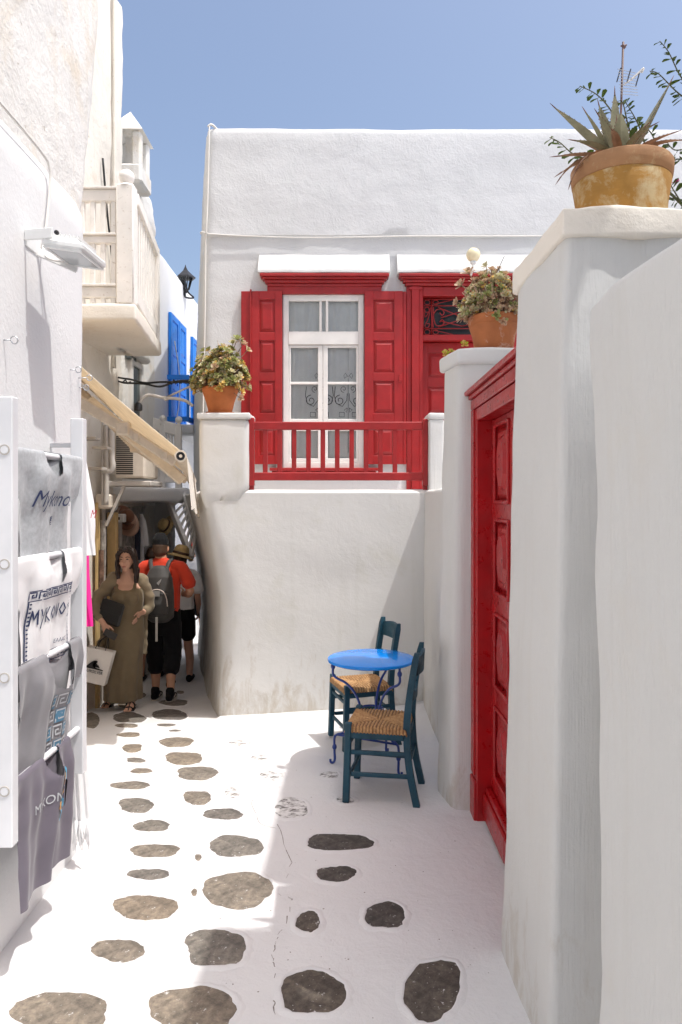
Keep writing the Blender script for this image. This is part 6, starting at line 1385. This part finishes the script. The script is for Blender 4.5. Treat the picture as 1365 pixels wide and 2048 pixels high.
cgn = MB(); cgn.chain([Lw(-.215, .0, 1.285), Lw(-.17, .012, 1.31), Lw(-.12, .035, 1.325)], [(.068, .07), (.066, .07), (.04, .055)], side=(0,1,0)); cgn.chain([Lw(.10, .055, 1.265), Lw(.06, .05, 1.30), Lw(.01, .045, 1.32)], [(.066, .068), (.062, .066), (.04, .055)], side=(0,1,0)); cgn.chain([Lw(-.165, .02, 1.30), Lw(-.225, -.0, 1.25), Lw(-.305, -.03, 1.155), Lw(-.37, -.055, 1.05)], [.055, .066, .064, .060]); cgn.chain([Lw(-.372, -.055, 1.055), Lw(-.315, -.135, .985), Lw(-.265, -.185, .945)], [.060, .056, .048])
cgn.chain([Lw(.05, .05, 1.295), Lw(.095, .06, 1.25), Lw(.135, .105, 1.12), Lw(.135, .125, 1.0)], [.05, .062, .06, .056]); cgn.chain([Lw(.135, .125, 1.0), Lw(.11, .05, .975)], [.054, .046])
cgn.chain([Lw(-.06, .12, 1.22), Lw(-.08, .15, .9), Lw(-.13, .17, .55)], [(.17, .03), (.2, .035), (.24, .03)], side=(1,0,0)); cgn.chain([Lw(-.19, .03, 1.2), Lw(-.26, .05, .85), Lw(-.36, .08, .5)], [(.03, .05), (.04, .06), (.055, .05)], side=(1,0,0))
skin_obj('cardigan', cgn, .009, M['olive_cardigan'], wm, 2, fold=lambda p, n: p + n*(.007*math.sin((p - wo).z*62 + 6*(p - wo).x) * (1 if (p - wo).x < -.15 else .4) + .004*nz(p, 14, 1)))
mb = MB()
for sg in (-1, 1): mb.ball(hc + Vector((sg*.034, -.052, .118)), .028, .012, .018, 10)
mb.tube([hc + Vector((-.06, -.05, .118)), hc + Vector((0, -.058, .12)), hc + Vector((.06, -.05, .118))], .004, 6); mb.build('sunglasses', M['black_leather'], wm, smooth='all')
# what she carries
hb_ = thing('clutch_bag', 'black clutch tucked under the arm of the person in olive', 'bag', Lw(-.15, -.17, 1.0)); mb = MB(); mb.M = Matrix.Translation(Lw(-.145, -.20, 1.0)) @ Matrix.Rotation(R(16), 4, 'Y') @ Matrix.Rotation(R(-12), 4, 'Z'); mb.box(-.12, .12, -.02, .02, -.115, .115, .018); mb.build('case', M['black_leather'], hb_); mb2 = MB(); mb2.M = mb.M; mb2.box(-.115, .115, -.0245, -.0205, .0, .112, .002); mb2.build('flap', M['black_leather'], hb_)
ph_ = thing('phone', 'dark phone held against the paper bag handle', 'phone', Lw(-.125, -.26, .79)); mb = MB(); mb.M = Matrix.Translation(Lw(-.135, -.262, .80)) @ Matrix.Rotation(R(28), 4, 'Y'); mb.box(-.065, .065, -.005, .005, -.034, .034, .004); mb.build('case', M['pack'], ph_)
pb = thing('paper_bag', 'white paper shopping bag with a black wave and mountain logo', 'bag', Lw(-.265, -.26, .34))
Ux = Vector((53, 0, -12))/200; Uz = Vector((18, 0, 64))/200; C0 = Lw(-.265, -.27, .505); un = Ux.normalized(); vn = Uz.normalized(); wn3 = un.cross(vn).normalized()
if wn3.y > 0: wn3 = -wn3
def bagp(u, v, w_): return C0 + Ux*u + Uz*v + Vector((0, 1, 0))*w_ + un*0
bag = MB(); D_ = .085
def face(fn, nu=8, nv=8): bag.grid(fn, nu, nv)
face(lambda u, v: bagp(u - .5, v - .5, -D_/2 + .006*math.sin(math.pi*u)*math.sin(math.pi*v))); face(lambda u, v: bagp(u - .5, v - .5, D_/2))
face(lambda u, v: bagp(-.5, v - .5, (u - .5)*D_) + un*.012*math.sin(math.pi*u)*v); face(lambda u, v: bagp(.5, v - .5, (u - .5)*D_) - un*.012*math.sin(math.pi*u)*v); face(lambda u, v: bagp(u - .5, -.5, (v - .5)*D_))
bag.build('bag_body', M['paper'], pb, smooth=30)
mb = MB(); hand = hp + al*.075
for w_ in (-D_/2, D_/2): mb.tube(spline([bagp(-.16, .5, w_), bagp(-.1, .72, w_*.5), hand + Vector((0, .0, -.012)), bagp(.18, .72, w_*.5), bagp(.2, .5, w_)], 5), .004, 6)
mb.build('handle', M['print_black'], pb, smooth='all')
lg = MB()
def lput(shape): lg.add([bagp(x*1.25, y*1.35 + .02, -D_/2 - .009) for x, y in shape[0]], shape[1])
def poly(pts): return pts, [tuple(range(len(pts)))]
wave = [(-.24,-.05),(-.19,.0),(-.13,.06),(-.06,.105),(.0,.115),(.05,.10),(.01,.095),(-.04,.07),(-.065,.03),(-.06,-.005),(-.03,-.03),(.1,-.045),(.26,-.06)]
k0 = len(wave); lput(([(x, y) for x, y in wave] + [(-.24 + .5*i/(k0-1), -.075) for i in range(k0)], [(i, i+1, k0+i+1, k0+i) for i in range(k0-1)]))
lput(poly([(-.03,-.022),(.04,.055),(.075,.02),(.09,.03),(.15,-.03)])); 
v2, f2 = fit(text_shape('QUIKSILVER', 1, 0, 1, .01), .27, .036); lput(([(x, y - .135) for x, y in v2], f2))
lg.build('logo_print', M['print_black'], pb)

# man with the backpack, walking away
mo = Vector((-1.963, 7.8, gz(-1.963, 7.8))); Lm = lambda x, y, z: mo + Vector((x, y, z))
mn = thing('person', 'person in a red t-shirt and black cap walking away with a backpack', 'person', mo, 'people walking in the alley')
b = MB(); hc = Lm(-.022, .015, 1.645); b.ball(hc, .078, .096, .112, 20); b.chain([hc + Vector((0, .04, -.05)), hc + Vector((0, .06, -.095))], [(.055, .045), (.035, .03)])
for sg in (-1, 1): b.ball(hc + Vector((sg*.08, .005, -.015)), .011, .02, .032, 8)
b.chain([Lm(-.01, .0, 1.40), Lm(-.015, .0, 1.5), Lm(-.02, .01, 1.58)], [(.12, .08), (.066, .064), (.06, .062)]); b.chain([Lm(-.2, 0, 1.44), Lm(0, 0, 1.46), Lm(.215, 0, 1.43)], [.055, .07, .055], side=(0,1,0)); b.chain([Lm(.01, 0, .95), Lm(.01, 0, 1.2), Lm(.005, 0, 1.42)], [(.16, .1), (.165, .105), (.18, .1)])
b.chain([Lm(-.215, 0, 1.43), Lm(-.232, -.01, 1.28), Lm(-.24, .01, 1.14)], [.055, .05, .043]); b.chain([Lm(-.24, .01, 1.14), Lm(-.225, .12, 1.06), Lm(-.2, .22, 1.0)], [.044, .04, .03]); hq = Lm(-.19, .27, .985); b.chain([Lm(-.2, .22, 1.0), hq], [.028, (.02, .04)]); finger_set(b, hq, Vector((.1, .9, -.4)).normalized(), Vector((0, .3, .9)).normalized(), Vector((.9, 0, -.2)).normalized())
b.chain([Lm(.228, 0, 1.42), Lm(.275, -.02, 1.30), Lm(.298, .0, 1.18)], [.055, .052, .045]); b.chain([Lm(.298, .0, 1.18), Lm(.255, .12, 1.13), Lm(.19, .22, 1.12)], [.047, .043, .032]); hq = Lm(.16, .26, 1.12); b.chain([Lm(.19, .22, 1.12), hq], [.03, (.02, .04)]); finger_set(b, hq, Vector((-.7, .6, 0)).normalized(), Vector((0, .2, .95)).normalized(), Vector((-.2, -.9, 0)).normalized())
LF, RF = Lm(-.085, .06, .0), Lm(.12, -.13, .0); LF.z = gzn(LF.x, LF.y); RF.z = gzn(RF.x, RF.y) + .0
b.chain([Lm(-.085, 0, .9), Lm(-.08, .0, .7), Lm(-.078, .02, .5), LF + Vector((0, .0, .33)), LF + Vector((0, .0, .2)), LF + Vector((0, -.01, .08))], [.085, .075, .058, .058, .045, .036]); b.chain([Lm(.095, 0, .9), Lm(.11, -.01, .7), Lm(.12, -.03, .5), RF + Vector((0, .02, .33)), RF + Vector((0, .01, .2)), RF + Vector((0, .0, .08))], [.085, .075, .058, .058, .045, .036])
skin_obj('body', b, .0068, M['skin_tan'], mn, 3)
c = MB(); c.chain([hc + Vector((0, -.005, .03)), hc + Vector((0, -.003, .085)), hc + Vector((0, 0, .12))], [(.088, .105), (.086, .10), (.068, .082)], side=(1,0,0)); c.chain([hc + Vector((0, .09, .045)), hc + Vector((0, .16, .035))], [(.07, .012), (.05, .008)], side=(1,0,0))
skin_obj('cap', c, .007, M['black_cloth'], mn, 2)
hr = MB(); hr.chain([hc + Vector((0, -.018, -.055)), hc + Vector((0, -.016, .03))], [(.074, .085), (.083, .096)], side=(1,0,0)); skin_obj('hair', hr, .008, M['hair_brown'], mn, 2)
s_ = MB(); s_.chain([Lm(.01, 0, .88), Lm(.01, 0, 1.05), Lm(.01, 0, 1.25), Lm(.005, 0, 1.40), Lm(-.005, 0, 1.475)], [(.185, .125), (.18, .125), (.19, .128), (.195, .118), (.12, .08)]); s_.chain([Lm(-.2, 0, 1.435), Lm(0, 0, 1.465), Lm(.215, 0, 1.425)], [.07, .08, .07], side=(0,1,0)); s_.chain([Lm(-.19, 0, 1.44), Lm(-.232, -.005, 1.34), Lm(-.245, -.01, 1.235)], [.072, .075, .078]); s_.chain([Lm(.2, 0, 1.43), Lm(.258, -.01, 1.34), Lm(.295, -.015, 1.255)], [.072, .075, .078]); s_.chain([Lm(-.014, 0, 1.47), Lm(-.017, .004, 1.52)], [(.08, .075), (.075, .07)])
skin_obj('t_shirt', s_, .009, M['red_shirt'], mn, 2, fold=lambda p, n: p + n*.005*nz(p, 13, 4))
t_ = MB(); t_.chain([Lm(.01, 0, .98), Lm(.01, 0, .88), Lm(.01, 0, .80)], [(.185, .13), (.195, .14), (.19, .14)], side=(1,0,0)); t_.chain([Lm(-.085, 0, .84), Lm(-.085, .005, .65), Lm(-.082, .015, .48), LF + Vector((0, .0, .34))], [(.105, .115), (.1, .11), (.092, .1), (.088, .092)], side=(1,0,0)); t_.chain([Lm(.10, 0, .84), Lm(.112, -.01, .65), Lm(.122, -.03, .48), RF + Vector((0, .015, .33))], [(.105, .115), (.1, .11), (.092, .1), (.088, .092)], side=(1,0,0))
skin_obj('trousers', t_, .009, M['black_cloth'], mn, 2, fold=lambda p, n: p + n*.007*nz(p, 11, 6))
for f_, pitch in ((LF, 0), (RF, 0)):
    q = MB(); q.chain([f_ + Vector((0, -.075, .055)), f_ + Vector((0, .0, .06)), f_ + Vector((0, .09, .045)), f_ + Vector((0, .165, .035))], [(.038, .045), (.043, .05), (.046, .036), (.036, .022)], side=(1,0,0)); q.chain([f_ + Vector((0, -.03, .07)), f_ + Vector((0, -.02, .125))], [.045, .047]); sh_o = skin_obj('shoe', q, .008, M['black_cloth'], mn, 2)
    mb = MB(); mb.add([f_ + Vector(((.048 + .006*math.sin(t*2))*math.cos(t), .045 + .145*math.sin(t), z)) for z in (.002, .024) for t in [k*math.pi/9 for k in range(18)]], [tuple(range(18)), tuple(range(35, 17, -1))] + [(k, (k+1) % 18, 18 + (k+1) % 18, 18 + k) for k in range(18)]); mb.build('sole', M['sole'], sh_o)
    for sg in (-1, 1): mb = MB(); mb.tube([f_ + Vector((sg*.046, -.03, .05)), f_ + Vector((sg*.05, .02, .075)), f_ + Vector((sg*.046, .06, .05))], .004, 5); mb.build('stripe', M['pack_light'], sh_o)
bp = thing('backpack', 'charcoal backpack with pale piping worn by the person in red', 'backpack', Lm(.02, -.2, .95))
q = MB(); q.chain([Lm(.02, -.19, .93), Lm(.02, -.215, 1.05), Lm(.02, -.22, 1.2), Lm(.018, -.205, 1.34), Lm(.015, -.18, 1.43)], [(.15, .085), (.16, .105), (.158, .105), (.14, .09), (.10, .06)], side=(1,0,0), n=20); skin_obj('pack_body', q, .008, M['pack'], bp, 3)
q = MB(); q.chain([Lm(.03, -.30, .98), Lm(.03, -.315, 1.08), Lm(.03, -.30, 1.19)], [(.105, .03), (.115, .035), (.10, .028)], side=(1,0,0), n=18); skin_obj('front_pocket', q, .007, M['pack'], bp, 2)
mb = MB(); mb.tube(spline([Lm(-.075, -.333, 1.15), Lm(-.055, -.337, 1.205), Lm(.02, -.337, 1.235), Lm(.09, -.337, 1.215), Lm(.125, -.333, 1.15), Lm(.135, -.327, 1.06)], 6), .0055, 6); mb.build('piping', M['pack_light'], bp, smooth='all')
for sg in (-1, 1):
    mb = MB(); mb.tube(spline([Lm(.01 + sg*.07, -.19, 1.40), Lm(.0 + sg*.1, -.10, 1.505), Lm(sg*.115, .02, 1.515), Lm(sg*.13, .12, 1.42), Lm(sg*.14, .135, 1.25), Lm(sg*.16, .03, 1.05), Lm(sg*.13, -.14, .97)], 6), .022, 8, flat=.35, side=(1,0,0)); mb.build('strap', M['pack'], bp, smooth='all')
mb = MB(); mb.box(*(lambda a, b_: (a.x, b_.x, a.y, b_.y, a.z, b_.z))(Lm(.012, -.335, .70), Lm(.036, -.329, .95)), .002); mb.build('hanging_strap', M['grey_metal'], bp)
mb = MB(); mb.box(*(lambda a, b_: (a.x, b_.x, a.y, b_.y, a.z, b_.z))(Lm(-.02, -.347, 1.165), Lm(.06, -.343, 1.22)), .001); mb.add([Lm(.02, -.318, 1.30), Lm(.07, -.314, 1.345), Lm(.065, -.314, 1.32), Lm(.04, -.316, 1.275)], [(0,1,2,3)]); mb.build('patch', plain('reflective patch', (.30,.29,.28), .35), bp)

# walkers farther down the alley
def walker(label, px, py_feet, Yq, h, top_mat, bottom_mat, leg_mat, toward=False, short=.48, hatk=None, hairm='hair_brown', arm=.0):
    o_ = Vector((wx(px, Yq), Yq, 0)); o_.z = gz(o_.x, o_.y); k = h/1.75; s = -1 if toward else 1; P = lambda x, y, z: o_ + Vector((x*k, y*k*s, z*k))
    t = thing('person', label, 'person', o_, 'people walking in the alley'); b = MB(); hc = P(0, .02, 1.62); b.ball(hc, .076*k, .095*k, .11*k, 14); b.chain([hc + Vector((0, .04*s, -.05)), hc + Vector((0, .06*s, -.09))], [.05, .03]); b.chain([P(0, 0, 1.4), P(0, 0, 1.48), P(0, .01, 1.56)], [(.12*k, .08*k), .06, .055])
    b.chain([P(-.18, 0, 1.42), P(0, 0, 1.44), P(.18, 0, 1.42)], [.05, .065, .05], side=(0,1,0)); b.chain([P(0, 0, .95), P(0, 0, 1.2), P(0, 0, 1.4)], [(.15, .1), (.145, .1), (.17, .09)])
    for sg in (-1, 1):
        b.chain([P(sg*.19, 0, 1.4), P(sg*.22, -.02, 1.27), P(sg*.225, -.01, 1.13)], [.047, .043, .037]); b.chain([P(sg*.225, -.01, 1.13), P(sg*.22, .08 + arm, 1.02), P(sg*.2, .15 + arm, .93)], [.038, .034, .026]); hq = P(sg*.195, .18 + arm, .885); b.chain([P(sg*.2, .15 + arm, .93), hq], [.025, (.018, .036)]); finger_set(b, hq, Vector((0, .4*s, -.9)).normalized(), Vector((0, .9, .3)).normalized(), Vector((-sg, 0, 0)), r=.0095)
        fy = sg*.16; b.chain([P(sg*.09, 0, .88), P(sg*.09, fy*.4, .5), P(sg*.09, fy, .3), P(sg*.09, fy - .02, .08)], [.085, .056, .052, .036]); b.chain([P(sg*.09, fy - .06, .045), P(sg*.09, fy + .12, .03)], [(.034, .036), (.036, .02)], side=(1,0,0))
    skin_obj('body', b, .0105, M[leg_mat], t, 2)
    s_ = MB(); s_.chain([P(0, 0, .93), P(0, 0, 1.1), P(0, 0, 1.28), P(0, 0, 1.4), P(0, 0, 1.46)], [(.17, .115), (.165, .115), (.175, .12), (.185, .11), (.11, .075)]); s_.chain([P(-.18, 0, 1.41), P(0, 0, 1.43), P(.18, 0, 1.41)], [.062, .075, .062], side=(0,1,0))
    for sg in (-1, 1): s_.chain([P(sg*.18, 0, 1.41), P(sg*.22, -.01, 1.31), P(sg*.228, -.015, 1.21)], [.064, .068, .07])
    skin_obj('shirt', s_, .0125, M[top_mat], t, 2, fold=lambda p, n: p + n*.006*nz(p, 12, 4))
    t_ = MB(); t_.chain([P(0, 0, .97), P(0, 0, .85)], [(.17, .12), (.18, .13)], side=(1,0,0))
    for sg in (-1, 1): t_.chain([P(sg*.09, 0, .84), P(sg*.09, sg*.16*.3, short)], [(.1, .11), (.095, .1)], side=(1,0,0))
    skin_obj('shorts', t_, .0125, M[bottom_mat], t, 2)
    for sg in (-1, 1):
        fy = sg*.16; q = MB(); q.chain([P(sg*.09, fy - .07, .05), P(sg*.09, fy + .04, .05), P(sg*.09, fy + .15, .035)], [(.04, .045), (.044, .045), (.038, .026)], side=(1,0,0)); skin_obj('shoe', q, .011, M['black_cloth'], t, 2)
    hr = MB(); hr.chain([hc + Vector((0, -.02*s, -.09)), hc + Vector((0, -.02*s, .0)), hc + Vector((0, -.01*s, .075))], [(.07, .06), (.086, .10), (.065, .075)], side=(1,0,0))
    if hairm == 'long': hr.chain([hc + Vector((0, -.06*s, -.05)), hc + Vector((.02, -.09*s, -.22))], [(.075, .045), (.05, .03)], side=(1,0,0))
    skin_obj('hair', hr, .011, M['hair_brown'], t, 2)
    if hatk:
        mb = MB(); mb.M = Matrix.Translation(hc + Vector((0, 0, .045))) @ Matrix.Rotation(R(14), 4, 'Y') @ Matrix.Rotation(R(-8), 4, 'X')
        if hatk == 'straw': mb.lathe([(0, .12), (.05, .118), (.082, .09), (.093, .04), (.098, .0), (.15, -.02), (.175, -.028), (.175, -.033), (.15, -.027), (.095, -.008)], n=24); mb.build('straw_hat', M['straw'], t, smooth='all'); mb2 = MB(); mb2.M = mb.M; mb2.lathe([(.1, .0), (.098, .03)], n=24); mb2.build('hat_band', M['hair_brown'], t, smooth='all')
        else: mb.lathe([(0, .085), (.05, .078), (.085, .04), (.095, -.02)], n=20); mb.add([(.09*math.cos(a)*1.0, s*(.06 + .12*math.sin(a)), -.015) for a in [i*math.pi/8 for i in range(9)]], [tuple(range(9))]); mb.build('cap', M['red_shirt'], t, smooth=True)
    return t
walker('person in a straw hat and white top half hidden behind the red t-shirt', 361, 1370, 8.75, 1.64, 'white_cloth', 'black_cloth', 'skin', hatk='straw', short=.62, hairm='long')
walker('person in denim shorts mostly hidden behind the person in olive', 304, 1345, 9.2, 1.68, 'navy_cloth', 'denim', 'skin_tan', short=.44)
walker('person in a red cap and black shorts at the far corner of the alley', 391, 1285, 12.0, 1.74, 'white_cloth', 'black_cloth', 'skin_tan', short=.52, hatk='cap')
